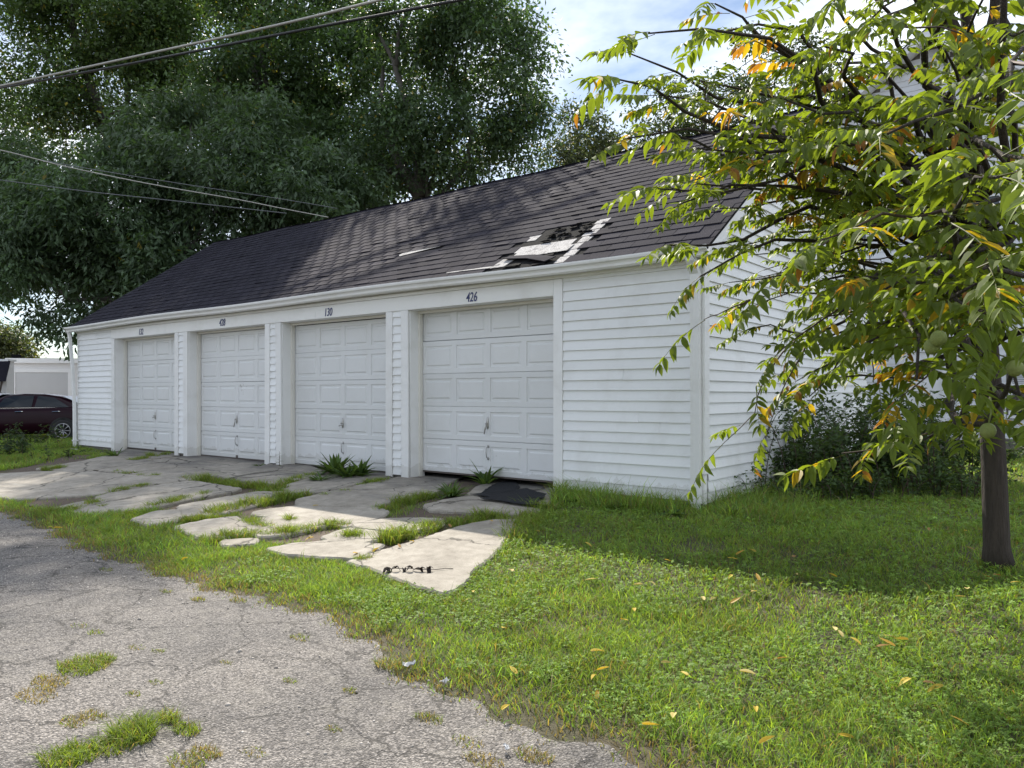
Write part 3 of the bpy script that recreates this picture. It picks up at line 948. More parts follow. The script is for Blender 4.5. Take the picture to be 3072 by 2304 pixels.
NC = 24; EXPO = RL / NC; TW = 0.335
def tab_mesh(w, h, curl):
    """one tab: thin wedge with a thicker, slightly curled butt edge; x across, y up the slope, z off the roof"""
    mb = MB()
    bot = []
    k = 3
    for i in range(k + 1):
        x = -w / 2 + w * i / k
        c = curl * (1 - abs(2 * i / k - 1) * 0.5)
        bot.append((x, c))
    vs_ = [(x, 0, 0.013 + c) for x, c in bot] + [(x, 0, 0.0008 + c) for x, c in bot] + [(x, h, 0.0022) for x, c in bot] + [(x, h * 0.4, 0.009) for x, c in bot]
    n = k + 1
    fs_ = []
    for i in range(k):
        fs_ += [(i, n + i, n + i + 1, i + 1)[::-1], (i, i + 1, 3 * n + i + 1, 3 * n + i), (3 * n + i, 3 * n + i + 1, 2 * n + i + 1, 2 * n + i)]
    fs_ += [(0, 3 * n, n), (3 * n, 2 * n, n), (k, n + k, 3 * n + k), (3 * n + k, n + k, 2 * n + k)]
    mb.add(vs_, fs_)
    return mb
TABS = []
for c in (0.0, 0.0015, 0.004, 0.008, 0.014):
    me = tab_mesh(TW - 0.008, EXPO + 0.045, c).mesh('shingle'); me.materials.append(M['shingle']); TABS.append(me)
RQ = Matrix(((1, 0, 0), (0, cs, -sn), (0, sn, cs))).to_4x4()
def hole(x, c):
    """courses torn away near the right end: returns what shows there"""
    d = (c + 0.5) * EXPO
    if -2.98 < x < -1.72 and c <= 6:
        return True
    if c == 6 and -5.85 < x < -4.9:
        return True
    return False
near = []; far = []
for c in range(NC):
    off = (TW / 2 if c % 2 else 0) + R.uniform(-0.03, 0.03)
    x = RX0 + off - TW / 2
    while x < RX1 + TW / 2:
        x += TW
        xc = x
        if xc + TW / 2 > RX1 + 0.02 or xc - TW / 2 < RX0 - 0.02:
            continue
        if hole(xc, c): continue
        p = rpt(xc, c * EXPO - (0.03 if c == 0 else 0), 0.004)
        u, v, Z = project(p)
        near.append((Z, xc, c, p))
near.sort(key=lambda t: t[0])
def tab_lift():
    r = R.random()
    return R.choice([0, 0, 1]) if r < 0.75 else (2 if r < 0.9 else (3 if r < 0.975 else 4))
for Z, xc, c, p in near[:278]:
    o = bpy.data.objects.new('shingle', TABS[tab_lift()]); link(o, roof_t)
    o.matrix_world = Matrix.Translation(p) @ RQ @ Matrix.Rotation(R.uniform(-0.012, 0.012), 4, 'Z') @ Matrix.Rotation(R.uniform(-0.006, 0.008), 4, 'Y')
V = []; Fq = []; Ft = []; CL = []
fv = []; ff = []; fc = []
basev = [np.array([tuple(v.co) for v in t.vertices]) for t in TABS]
basef = []
for t in TABS:
    t.calc_loop_triangles()
    basef.append(np.array([tuple(l.vertices) for l in t.loop_triangles]))
nv = 0
def field(items, back=False):
    global nv
    for Z, xc, c, p in items:
        k = tab_lift()
        Mx = np.array(RQ.to_3x3() @ Matrix.Rotation(R.uniform(-0.012, 0.012), 3, 'Z'))
        vv = basev[k] @ Mx.T + np.array(p)
        if back:
            vv[:, 1] = 2 * RID_Y - vv[:, 1]
        fv.append(vv); ff.append(basef[k] + nv); nv += len(vv)
        fc.append(np.full((len(vv), 3), R.uniform(0.86, 1.14)))
field(near[278:])
field(near, True)
me = fast_mesh('shingle_field', np.concatenate(fv), np.concatenate(ff), np.concatenate(fc))
tag(fast_obj('shingle_field', me, M['shingle_f'], roof_t), kind='stuff')

# half tabs that fill the ends of the courses
mb = MB()
for c in range(NC):
    for x0, x1 in ((RX1 - TW * 1.0, RX1 + 0.012), (RX0 - 0.012, RX0 + TW * 1.0)):
        a, b = rpt(x0, c * EXPO, 0.006), rpt(x1, c * EXPO, 0.009)
        e, f_ = rpt(x1, (c + 1) * EXPO + 0.04, 0.004), rpt(x0, (c + 1) * EXPO + 0.04, 0.004)
        a2, b2 = rpt(x0, c * EXPO, 0.0), rpt(x1, c * EXPO, 0.0)
        mb.add([a, b, e, f_, a2, b2], [(0, 1, 2, 3), (4, 5, 1, 0)])
        mb.add([(q.x, 2 * RID_Y - q.y, q.z) for q in (a, b, e, f_, a2, b2)], [(3, 2, 1, 0), (0, 1, 5, 4)])
mb.build('end_shingles', M['shingle'], roof_t)['kind'] = 'stuff'
# ridge caps
cap = MB()
w = 0.15
cap.add([(0, -w * cs, -w * sn), (0.36, -w * cs, -w * sn), (0.36, 0, 0), (0, 0, 0.008), (0, w * cs, -w * sn), (0.36, w * cs, -w * sn), (0, -w * cs - 0.003, -w * sn - 0.006), (0, w * cs + 0.003, -w * sn - 0.006)],
        [(0, 1, 2, 3), (3, 2, 5, 4), (6, 0, 3), (3, 4, 7), (6, 3, 7)])
cme = cap.mesh('ridge_cap'); cme.materials.append(M['shingle'])
x = RX0
while x < RX1 - 0.1:
    o = bpy.data.objects.new('ridge_cap', cme); link(o, roof_t)
    q = rpt(x, RL, 0.012)
    o.location = (x, RID_Y, q.z + 0.004 + R.uniform(0, 0.004)); o.rotation_euler = (R.uniform(-0.01, 0.01), -0.01, 0)
    x += 0.27

# ---- the torn patch: bare pale tabs, slipped strip and ragged felt
def patch(name, pts, mat, th=0.006, jag=0.0, sub=1):
    """flat scrap lying on the roof, outline in (x, distance up the slope, height off the roof)"""
    top = []
    n = len(pts)
    for i in range(n):
        a = Vector(pts[i]); b = Vector(pts[(i + 1) % n])
        for k in range(sub):
            q = a.lerp(b, k / sub)
            if k and jag: q += Vector((R.uniform(-jag, jag), R.uniform(-jag, jag), R.uniform(0, jag * 0.4)))
            top.append(q)
    tv = [rpt(*q) for q in top]
    bv = [rpt(q.x, q.y, max(0.0, q.z - th)) for q in top]
    m_ = len(tv)
    mb = MB().add(tv + bv, [tuple(range(m_))] + [(k + m_, (k + 1) % m_ + m_, (k + 1) % m_, k) for k in range(m_)])
    return mb.build(name, mat, roof_t)
def tabp(x, d, w, h, mat, z=0.012, name='shingle', sk=0.0, lift=0.0):
    return patch(name, [(x, d, z + lift), (x + w, d, z + lift), (x + w + sk, d + h, z - 0.003), (x + sk, d + h, z - 0.003)], mat, 0.007)
patch('torn_felt', [(-3.0, -0.02, 0.004), (-1.72, -0.02, 0.004), (-1.72, 1.35, 0.004), (-3.0, 1.35, 0.004)], M['felt'], 0.003)
W3 = 0.315
for k in range(3):                                        # two bare rows of three tabs
    tabp(-2.93 + k * W3, 0.56, W3 - 0.006, 0.20, M['pale'], 0.014, 'bare_shingle')
    tabp(-2.86 + k * W3, 0.355, W3 - 0.006, 0.20, M['pale'], 0.022, 'bare_shingle', lift=0.004 * k)
tabp(-3.0, 0.95, 0.20, 0.19, M['pale'], 0.013, 'bare_shingle')
for k, d in enumerate((0.02, 0.21, 0.40, 0.60, 0.80, 1.0, 1.18)):   # bare stepped edge
    tabp(-1.93 + (0.02 if k % 2 else -0.015), d, 0.20 - (0.03 if k % 2 else 0), 0.185, M['pale'], 0.010 + 0.001 * k, 'bare_shingle')
sl = patch('shingle', [(-2.96, 0.33, 0.05), (-2.50, 0.235, 0.05), (-2.08, 0.03, 0.055), (-1.98, 0.16, 0.045), (-2.45, 0.36, 0.034), (-2.92, 0.44, 0.032)], M['shingle'], 0.012)
sl['label'] = 'slipped strip of dark shingles lying askew'
tabp(-3.06, 0.12, 0.24, 0.26, M['pale'], 0.018, 'bare_shingle', 0.06)
patch('bare_shingle', [(-3.9, 0.155, 0.016), (-3.06, 0.13, 0.018), (-3.04, 0.20, 0.014), (-3.9, 0.185, 0.012)], M['pale'], 0.004, 0.006, 5)
patch('bare_shingle', [(-5.83, 1.25, 0.016), (-5.75, 1.18, 0.018), (-4.88, 1.34, 0.016), (-4.84, 1.36, 0.014), (-5.2, 1.34, 0.013), (-5.79, 1.33, 0.013)], M['pale'], 0.005, 0.004, 4)
tabp(-5.85, 1.06, 0.33, 0.16, M['shingle'], 0.010); tabp(-5.51, 1.06, 0.33, 0.17, M['shingle'], 0.010); tabp(-5.17, 1.06, 0.33, 0.18, M['shingle'], 0.010)
for k in range(26):                                        # curled scraps of felt
    x, d = R.uniform(-2.75, -1.95), R.uniform(0.78, 1.3)
    w, h = R.uniform(0.05, 0.2), R.uniform(0.02, 0.06)
    patch('felt_scrap', [(x, d, R.uniform(0.01, 0.04)), (x + w, d + R.uniform(-0.02, 0.02), R.uniform(0.01, 0.05)), (x + w * 0.9, d + h, 0.012), (x + 0.02, d + h, 0.012)],
          M['felt'] if R.random() < 0.7 else M['shingle'], 0.004, 0.01, 3)
for k in range(7):
    x, d = R.uniform(-2.85, -2.3), R.uniform(0.0, 0.3)
    patch('felt_scrap', [(x, d, 0.02), (x + 0.25, d - 0.02, 0.03), (x + 0.2, d + 0.09, 0.012), (x + 0.02, d + 0.07, 0.012)], M['felt'], 0.004, 0.015, 3)
# ================================================================== NEIGHBOURING BUILDINGS
M['house'] = paint_mat('house_siding_paint', (0.76, 0.78, 0.82), amount=0.2, grain=(1, 1, 10), low=False)
M['house_trim'] = plain('house_trim_white', (0.80, 0.81, 0.83), 0.5, 0.05, 5)
M['glass'] = plain('dark_window_glass', (0.03, 0.035, 0.045), 0.08, 0.1, 2, spec=0.8)
M['blind'] = plain('window_blind', (0.55, 0.57, 0.60), 0.6, 0.05, 5)
M['stucco'] = paint_mat('white_block_wall_paint', (0.78, 0.78, 0.80), amount=0.25, low=False)
M['greydoor'] = plain('flat_grey_door', (0.50, 0.51, 0.53), 0.5, 0.05, 3)

HYF = 13.0                                   # front plane of the house
hx0, hx1, hr, hrz, pit = -3.3, 4.7, 0.05, 10.05, 0.66
house = thing('house', 'tall white clapboard house with a steep gable standing behind the walnut tree', 'house', (0, HYF, 0))
he = hrz - (hr - hx0) * pit
MB().prism_y([(hx0, -0.1), (hx1, -0.1), (hx1, hrz - (hx1 - hr) * pit - 0.15), (hr, hrz - 0.12), (hx0, he - 0.12)], 0.01, 9.0).build('wall', M['core'], house)
HR = 0.15
def hole_span(z):
    """openings in the front wall at a height: (x0, x1) spans to leave out"""
    out = []
    if 0.2 < z < 2.42: out.append((-0.64, 0.42))
    if 0.72 < z < 2.32: out.append((1.63, 2.95))
    if 4.45 < z < 6.05: out.append((0.5, 1.6))
    if 4.45 < z < 6.05: out.append((-2.4, -1.3))
    return out
k = 0
while True:
    z0 = 0.25 + k * HR; z1 = z0 + HR + 0.012; k += 1
    lim_ = lambda z: ((hrz - 0.2 - z) / pit)
    xa, xb = max(hx0, hr - lim_(z1)), min(hx1, hr + lim_(z1))
    if xb - xa < 0.15: break
    segs = [(xa, xb)]
    for h0, h1 in hole_span(z0 + HR / 2):
        segs = [s for a, b in segs for s in ((a, min(b, h0)), (max(a, h1), b)) if s[1] - s[0] > 0.03]
    for a, b in segs:
        mb = MB(); vs_ = []
        for x in (a, b): vs_ += [(x, 0.004, z0), (x, -0.02, z0), (x, -0.003, z1), (x, 0.004, z1)]
        mb.add(vs_, [(0, 1, 2, 3), (7, 6, 5, 4), (0, 4, 5, 1), (1, 5, 6, 2), (2, 6, 7, 3), (3, 7, 4, 0)])
        mb.build('siding_board', M['house'], house)
rf = bpy.data.objects.new('roof', None); link(rf, house)
for s in (-1, 1):
    xe = hx0 - 0.4 if s < 0 else hx1 + 0.4
    ze = hrz - abs(xe - hr) * pit
    MB().prism_y([(hr, hrz + 0.06), (xe, ze + 0.06), (xe, ze + 0.0), (hr, hrz + 0.0)], -0.42, 9.4).build('roof_slope', M['shingle'], rf)
    MB().prism_y([(hr, hrz - 0.001), (xe, ze - 0.001), (xe, ze - 0.2), (hr, hrz - 0.2)], -0.45, -0.40).build('rake_board', M['house_trim'], rf)
    MB().prism_y([(hr, hrz - 0.19), (xe, ze - 0.19), (xe, ze - 0.21), (hr, hrz - 0.21)], -0.399, -0.022).build('soffit', M['house_trim'], rf)
def window(parent, x0, x1, z0, z1, blinds=False):
    w = bpy.data.objects.new('window', None); link(w, parent)
    MB().box(x0, x1, 0.0, 0.02, z0, z1).build('pane', M['glass'], w)
    fr = MB(); t = 0.07
    fr.box(x0 - t, x1 + t, -0.05, 0.03, z1, z1 + t + 0.03); fr.box(x0 - t - 0.03, x1 + t + 0.03, -0.07, 0.03, z0 - t, z0)
    fr.box(x0 - t, x0, -0.048, 0.03, z0, z1); fr.box(x1, x1 + t, -0.048, 0.03, z0, z1); fr.box(x0, x1, -0.035, 0.0, (z0 + z1) / 2 - 0.025, (z0 + z1) / 2 + 0.025)
    fr.build('frame', M['house_trim'], w)
    if blinds:
        b = MB(); z = (z0 + z1) / 2 + 0.04
        while z < z1 - 0.02:
            b.box(x0 + 0.01, x1 - 0.01, -0.012, -0.006, z, z + 0.028); z += 0.04
        b.build('blind', M['blind'], w)['kind'] = 'stuff'
    return w
window(house, 1.75, 2.85, 0.80, 2.22, True)
window(house, 0.6, 1.5, 4.55, 5.92)
window(house, -2.3, -1.4, 4.55, 5.92)
hd = bpy.data.objects.new('door', None); link(hd, house)
MB().box(-0.53, 0.31, -0.005, 0.03, 0.26, 2.32).build('door_leaf', M['house_trim'], hd)
for x in (-0.44, -0.07):
    for z0, z1 in ((0.38, 0.95), (1.05, 1.6), (1.7, 2.2)):
        f = MB()
        f.box(x, x + 0.29, -0.012, -0.004, z0, z1); f.box(x + 0.03, x + 0.26, -0.018, -0.011, z0 + 0.03, z1 - 0.03)
        f.build('panel', M['house_trim'], hd)
f = MB(); f.box(-0.64, -0.535, -0.04, 0.03, 0.2, 2.42); f.box(0.315, 0.42, -0.04, 0.03, 0.2, 2.42); f.box(-0.533, 0.313, -0.039, 0.03, 2.325, 2.42); f.build('door_frame', M['house_trim'], hd)
mb = MB().lathe([(0, 0), (0.025, 0.01), (0.03, 0.03), (0.02, 0.05), (0, 0.055)], 10, Matrix.Translation((0.25, -0.005, 1.15)) @ Matrix.Rotation(math.radians(90), 4, 'X'))
mb.build('knob', M['metal'], hd, True)
MB().box(0.64, 0.76, -0.045, 0.0, 0.2, 3.3).build('corner_board', M['house_trim'], house)
MB().box(-0.9, 0.7, -1.1, -0.02, -0.05, 0.24).build('door_step', M['concrete'], house)

# the neighbour's white garage beyond the car
b0 = at(28, 1300, 34.0); b0.z = -0.15
ng = thing('neighbour_garage', 'flat roofed white garage with a plain grey door behind the dark red car', 'garage', b0, YAW + math.radians(9))
MB().box(0, 8.0, 0.0, 6.0, 0, 2.95).build('wall', M['stucco'], ng)
MB().box(0.28, 2.42, -0.02, 0.0 - 0.003, 0, 2.42).build('garage_door', M['greydoor'], ng)
f = MB(); f.box(0.10, 0.27, -0.05, -0.001, 0, 2.60); f.box(2.43, 2.62, -0.05, -0.001, 0, 2.60); f.box(0.272, 2.428, -0.048, -0.001, 2.43, 2.60); f.build('door_frame', M['house_trim'], ng)
MB().box(-0.12, 8.1, -0.14, 6.1, 2.951, 3.06).build('roof', M['shingle'], ng)
MB().box(-0.11, 8.1, -0.16, -0.141, 2.84, 3.05).build('fascia', M['house_trim'], ng)
MB().box(-0.1, 0.18, 0.4, 0.7, 3.06, 3.24).build('vent', M['felt'], ng)

b1 = at(-40, 1300, 29.0); b1.z = -0.15
sh = thing('shed', 'white shed with a dark shingled awning on a slanting strut at the picture edge', 'shed', b1, YAW + math.radians(4))
MB().box(-4.0, 0.72, 0.0, 0.5, 0, 2.7).build('wall', M['stucco'], sh)
mb = MB().add([(-4, -0.75, 1.98), (1.12, -0.75, 1.98), (0.86, 0.0, 2.72), (-4, 0.0, 2.72), (-4, -0.75, 1.92), (1.12, -0.75, 1.92), (0.86, 0.0, 2.66), (-4, 0, 2.66)],
              [(0, 1, 2, 3), (7, 6, 5, 4), (0, 4, 5, 1), (1, 5, 6, 2), (2, 6, 7, 3)])
mb.build('awning', M['shingle'], sh)
MB().tube([(0.95, -0.7, 1.93), (0.45, -0.02, 1.35)], 0.035, 6).build('strut', M['dmetal'], sh)
MB().box(0.2, 0.55, -0.02, -0.003, 1.0, 1.6).build('notice', M['house_trim'], sh)
MB().box(-4.05, 0.78, -0.02, 0.55, 2.701, 2.78).build('roof', M['house_trim'], sh)

# ================================================================== CARS
M['maroon'] = plain('dark_maroon_paint', (0.014, 0.003, 0.007), 0.25, 0.1, 2, spec=0.15)
M['white_car'] = plain('white_car_paint', (0.72, 0.74, 0.76), 0.2, 0.05, 2, spec=0.6)
M['car_glass'] = plain('car_window_glass', (0.014, 0.017, 0.020), 0.06, 0.1, 2, spec=0.45)
M['tyre'] = plain('black_tyre', (0.014, 0.014, 0.015), 0.8, 0.2, 10)
M['rim'] = plain('alloy_rim', (0.36, 0.36, 0.37), 0.35, 0.1, 10, metal=0.85)
M['chrome'] = plain('bright_chrome', (0.7, 0.7, 0.7), 0.15, 0.05, 10, metal=1.0)
M['red_lens'] = plain('red_tail_lens', (0.25, 0.01, 0.012), 0.15, 0.1, 5)
def make_car(name, label, loc, rotz, paint, parts=True):
    """saloon: local x from tail (0) to nose (-4.8), near flank at y = -0.9"""
    t = thing(name, label, 'car', loc, rotz)
    # lower body: stations (x, bottom, shoulder height, half width at sill, half width at shoulder)
    S = [(0.0, 0.50, 0.92, 0.66, 0.70), (-0.12, 0.34, 0.99, 0.80, 0.78), (-0.55, 0.27, 1.02, 0.89, 0.86), (-1.2, 0.24, 1.01, 0.92, 0.90), (-2.2, 0.22, 0.985, 0.92, 0.91),
         (-3.1, 0.22, 0.96, 0.92, 0.90), (-3.7, 0.24, 0.90, 0.91, 0.86), (-4.4, 0.27, 0.80, 0.84, 0.78), (-4.72, 0.36, 0.66, 0.70, 0.66), (-4.8, 0.45, 0.58, 0.58, 0.56)]
    mb = MB(); ring = 14
    for x, zb, zs, ws, wh in S:
        pr = [(-ws * 0.86, zb), (-ws, zb + 0.10), (-ws * 1.005, zb + (zs - zb) * 0.45), (-ws * 1.0, zb + (zs - zb) * 0.72), (-wh, zs - 0.02), (-wh * 0.93, zs + 0.012), (-wh * 0.5, zs + 0.03)]
        full = pr + [(-y, z) for y, z in pr[::-1]]
        mb.v += [(x, y, z) for y, z in full]
    for i in range(len(S) - 1):
        for k in range(ring):
            k2 = (k + 1) % ring
            mb.f.append((i * ring + k, i * ring + k2, (i + 1) * ring + k2, (i + 1) * ring + k))
    mb.f.append(tuple(range(ring))); mb.f.append(tuple(range((len(S) - 1) * ring, len(S) * ring))[::-1])
    # cut the wheel arches into the flanks with the lower edge lifted over the wheels
    body = mb.build('body', paint, t, True)
    # cabin: roof skin lofted from rear screen base to windscreen base
    T = [(-0.50, 1.02, 0.80, 0.66), (-0.80, 1.15, 0.79, 0.64), (-1.25, 1.345, 0.80, 0.60), (-1.75, 1.425, 0.82, 0.585), (-2.3, 1.44, 0.83, 0.59), (-2.75, 1.40, 0.83, 0.60), (-3.2, 1.20, 0.82, 0.64), (-3.65, 0.96, 0.80, 0.70)]
    mb = MB()
    for x, zr, wb, wr in T:
        mb.v += [(x, -wb, 0.97), (x, -(wb * 0.3 + wr * 0.7), 0.97 + (zr - 0.97) * 0.72), (x, -wr, zr - 0.02), (x, -wr * 0.6, zr), (x, wr * 0.6, zr), (x, wr, zr - 0.02), (x, (wb * 0.3 + wr * 0.7), 0.97 + (zr - 0.97) * 0.72), (x, wb, 0.97)]
    for i in range(len(T) - 1):
        for k in range(7):
            mb.f.append((i * 8 + k, i * 8 + k + 1, (i + 1) * 8 + k + 1, (i + 1) * 8 + k))
    mb.build('cabin', paint, t, True)
    def flank(x, z, off=0.012):
        """outer point on the glasshouse side"""
        xs_ = [s[0] for s in T][::-1]
        wb = np.interp(x, xs_, [s[2] for s in T][::-1]); wr = np.interp(x, xs_, [s[3] for s in T][::-1]); zr = np.interp(x, xs_, [s[1] for s in T][::-1])
        f = min(1, (z - 0.97) / max(zr - 0.97, 0.05))
        if f < 0.72: w = wb + (wb * 0.3 + wr * 0.7 - wb) * f / 0.72
        else: w = (wb * 0.3 + wr * 0.7) + (wr - (wb * 0.3 + wr * 0.7)) * (f - 0.72) / 0.28
        return w + off
    for sgn in (-1, 1):
        for poly in ([(-0.92, 1.03), (-1.02, 1.10), (-1.40, 1.32), (-1.85, 1.375), (-1.88, 1.03)], [(-1.96, 1.03), (-1.96, 1.375), (-2.5, 1.37), (-2.78, 1.30), (-2.95, 1.03)]):
            pts = []
            for i in range(len(poly)):
                a, b = poly[i], poly[(i + 1) % len(poly)]
                for k in range(4):
                    x = a[0] + (b[0] - a[0]) * k / 4; z = a[1] + (b[1] - a[1]) * k / 4
                    pts.append((x, z))
            n_ = len(pts); cx_ = sum(p[0] for p in pts) / n_; cz_ = sum(p[1] for p in pts) / n_
            vv = [(x, sgn * flank(x, z), z) for x, z in pts] + [(cx_, sgn * (flank(cx_, cz_) + 0.004), cz_)]
            MB().add(vv, [(k, (k + 1) % n_, n_) for k in range(n_)]).build('window', M['car_glass'], t)
        if parts:
            MB().tube([(-0.88, sgn * (flank(-0.88, 1.02)), 1.02), (-1.9, sgn * flank(-1.9, 1.015), 1.015), (-2.98, sgn * flank(-2.98, 1.0), 1.0)], 0.009, 5).build('window_trim', M['chrome'], t)
            for x in (-1.12, -2.15):
                MB().tube([(x, sgn * 0.905, 0.90), (x - 0.03, sgn * 0.94, 0.905), (x - 0.20, sgn * 0.94, 0.895), (x - 0.23, sgn * 0.905, 0.89)], 0.013, 6).build('door_handle', M['chrome'], t)
            MB().box(-0.03, 0.012, sgn * 0.45 - 0.18, sgn * 0.45 + 0.18, 0.72, 0.88).build('tail_light', M['red_lens'], t)
    mb = MB().add([(-0.60, -0.62, 1.06), (-0.60, 0.62, 1.06), (-1.22, 0.52, 1.335), (-1.22, -0.52, 1.335)], [(0, 1, 2, 3)])
    for v_ in range(4): mb.v[v_] = (mb.v[v_][0] + 0.02, mb.v[v_][1], mb.v[v_][2] + 0.03)
    mb.build('rear_screen', M['car_glass'], t)
    mb = MB().add([(-3.60, -0.66, 1.0), (-3.60, 0.66, 1.0), (-2.85, 0.55, 1.385), (-2.85, -0.55, 1.385)], [(3, 2, 1, 0)])
    mb.v = [(x - 0.03, y, z + 0.03) for x, y, z in mb.v]
    mb.build('windscreen', M['car_glass'], t)
    for x in (-1.02, -3.82):
        for sgn in (-1, 1):
            wl = bpy.data.objects.new('wheel', None); link(wl, t); wl.location = (x, sgn * 0.845, 0.33)
            Mx = Matrix.Rotation(math.radians(90), 4, 'X')
            MB().lathe([(0.215, -0.10), (0.29, -0.11), (0.33, -0.085), (0.335, 0), (0.33, 0.085), (0.29, 0.11), (0.215, 0.10)], 24, Mx).build('tyre', M['tyre'], wl, True)
            rb = MB().lathe([(0.225, 0.112), (0.215, 0.12), (0.20, 0.105), (0.19, 0.06)], 24, Mx if sgn < 0 else Matrix.Rotation(math.radians(-90), 4, 'X'))
            for k in range(9):
                a = 2 * math.pi * k / 9
                d = Vector((math.cos(a), 0, math.sin(a)))
                rb.tube([Vector((0, sgn * 0.098, 0)) + d * 0.03, Vector((0, sgn * 0.108, 0)) + d * 0.12, Vector((0, sgn * 0.11, 0)) + d * 0.21], [0.022, 0.014, 0.016], 5)
            rb.lathe([(0.0, 0.115), (0.04, 0.112), (0.045, 0.09)], 12, Mx if sgn < 0 else Matrix.Rotation(math.radians(-90), 4, 'X'))
            rb.build('rim', M['rim'], wl, True)
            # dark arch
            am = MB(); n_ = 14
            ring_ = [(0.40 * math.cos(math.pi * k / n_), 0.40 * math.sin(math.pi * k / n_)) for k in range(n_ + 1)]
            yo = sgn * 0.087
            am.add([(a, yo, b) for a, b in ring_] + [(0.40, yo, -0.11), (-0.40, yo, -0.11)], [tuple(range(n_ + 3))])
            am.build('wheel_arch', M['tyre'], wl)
    return t
cp = at(195, 1325, 23.0)
yaw_c = YAW + math.radians(7)
off = Vector((math.cos(yaw_c), math.sin(yaw_c), 0)) * 1.02 + Vector((math.sin(yaw_c), -math.cos(yaw_c), 0)) * -0.80
make_car('car', 'dark maroon saloon car parked beyond the garage corner', (cp.x + off.x, cp.y + off.y, -0.125), yaw_c, M['maroon'])
c2 = at(-150, 1300, 27.5)
make_car('car', 'white car mostly hidden behind the dark maroon saloon', (c2.x + 2.9, c2.y + 2.4, -0.08), yaw_c + 0.15, M['white_car'], False)

# ================================================================== BACKGROUND TREES
def leaf_quads(P, L, W, axis_, side, fold=0.15):
    """diamond leaves: P base points, L lengths, W widths, unit long axes and side axes -> verts (4N,3), faces (N,4)"""
    n = len(P)
    nr = np.cross(axis_, side)
    v = np.empty((n, 4, 3), np.float32)
    v[:, 0] = P
    m = P + axis_ * (L * 0.45)[:, None]
    v[:, 1] = m + side * (W / 2)[:, None] + nr * (W * fold)[:, None]
    v[:, 2] = P + axis_ * L[:, None]
    v[:, 3] = m - side * (W / 2)[:, None] + nr * (W * fold)[:, None]
    f = np.arange(n * 4).reshape(n, 4)
    return v.reshape(-1, 3), f
def unit(a):
    return a / np.maximum(np.linalg.norm(a, axis=1, keepdims=True), 1e-6)
def crown_mesh(name, clumps, per, size, aspect, droop, base, yellow=0.03, flat=0.8, spray=1):
    """clumps: (centre, radius). Each leaf grows at a twig point inside its clump; spray>1 makes drooping fans"""
    Vs, Fs, Cs = [], [], []; o = 0
    for c, r in clumps:
        n = max(20, int(per * (r / 0.9) ** 2 * rng.uniform(0.75, 1.25)))
        m = max(1, n // spray)
        d = unit(rng.normal(size=(m, 3)))
        rad = r * rng.uniform(0.15, 1.0, m) ** 0.55 * (1 + 0.25 * rng.normal(size=m))
        P = np.array(c) + d * rad[:, None] * np.array([1, 1, flat])
        out = unit(d * np.array([1, 1, 0.4]) + rng.normal(size=(m, 3)) * 0.5)
        P = np.repeat(P, spray, 0); out = np.repeat(out, spray, 0)
        k = len(P)
        axis_ = unit(out + rng.normal(size=(k, 3)) * (0.55 if spray > 1 else 0.7) + np.array([0, 0, -droop]))
        if spray > 1:
            P = P + rng.normal(size=(k, 3)) * 0.09
        side = unit(np.cross(axis_, rng.normal(size=(k, 3)) * 0.6 + np.array([0, 0, 1.0])))
        L = size * rng.uniform(0.65, 1.35, k); W = L * aspect * rng.uniform(0.8, 1.2, k)
        v, f = leaf_quads(P, L, W, axis_, side)
        col = np.array(base) * rng.lognormal(0, 0.22, (k, 1)) * rng.uniform(0.8, 1.2)
        y = rng.random(k) < yellow * rng.choice([0, 0.3, 1, 3])
        col[y] = np.array([0.26, 0.22, 0.035]) * rng.uniform(0.7, 1.2, (y.sum(), 1))
        Vs.append(v); Fs.append(f + o); Cs.append(np.repeat(col, 4, 0)); o += len(v)
    return fast_mesh(name, np.concatenate(Vs), np.concatenate(Fs), np.concatenate(Cs))

def wob(a, b, n=7, amp=0.25, sagz=0.0):
    a, b = Vector(a), Vector(b); L = (b - a).length
    out = []
    s = R.uniform(0, 100)
    for i in range(n + 1):
        t = i / n
        p = a.lerp(b, t)
        w = math.sin(math.pi * t)
        p += Vector((mnoise.noise(Vector((s, t * 2.2, 0))), mnoise.noise(Vector((s, t * 2.2, 9))), mnoise.noise(Vector((s, t * 2.2, 20))))) * amp * L * 0.35 * (0.25 + w)
        p.z += sagz * w * L
        out.append(p)
    out[0] = a
    return out

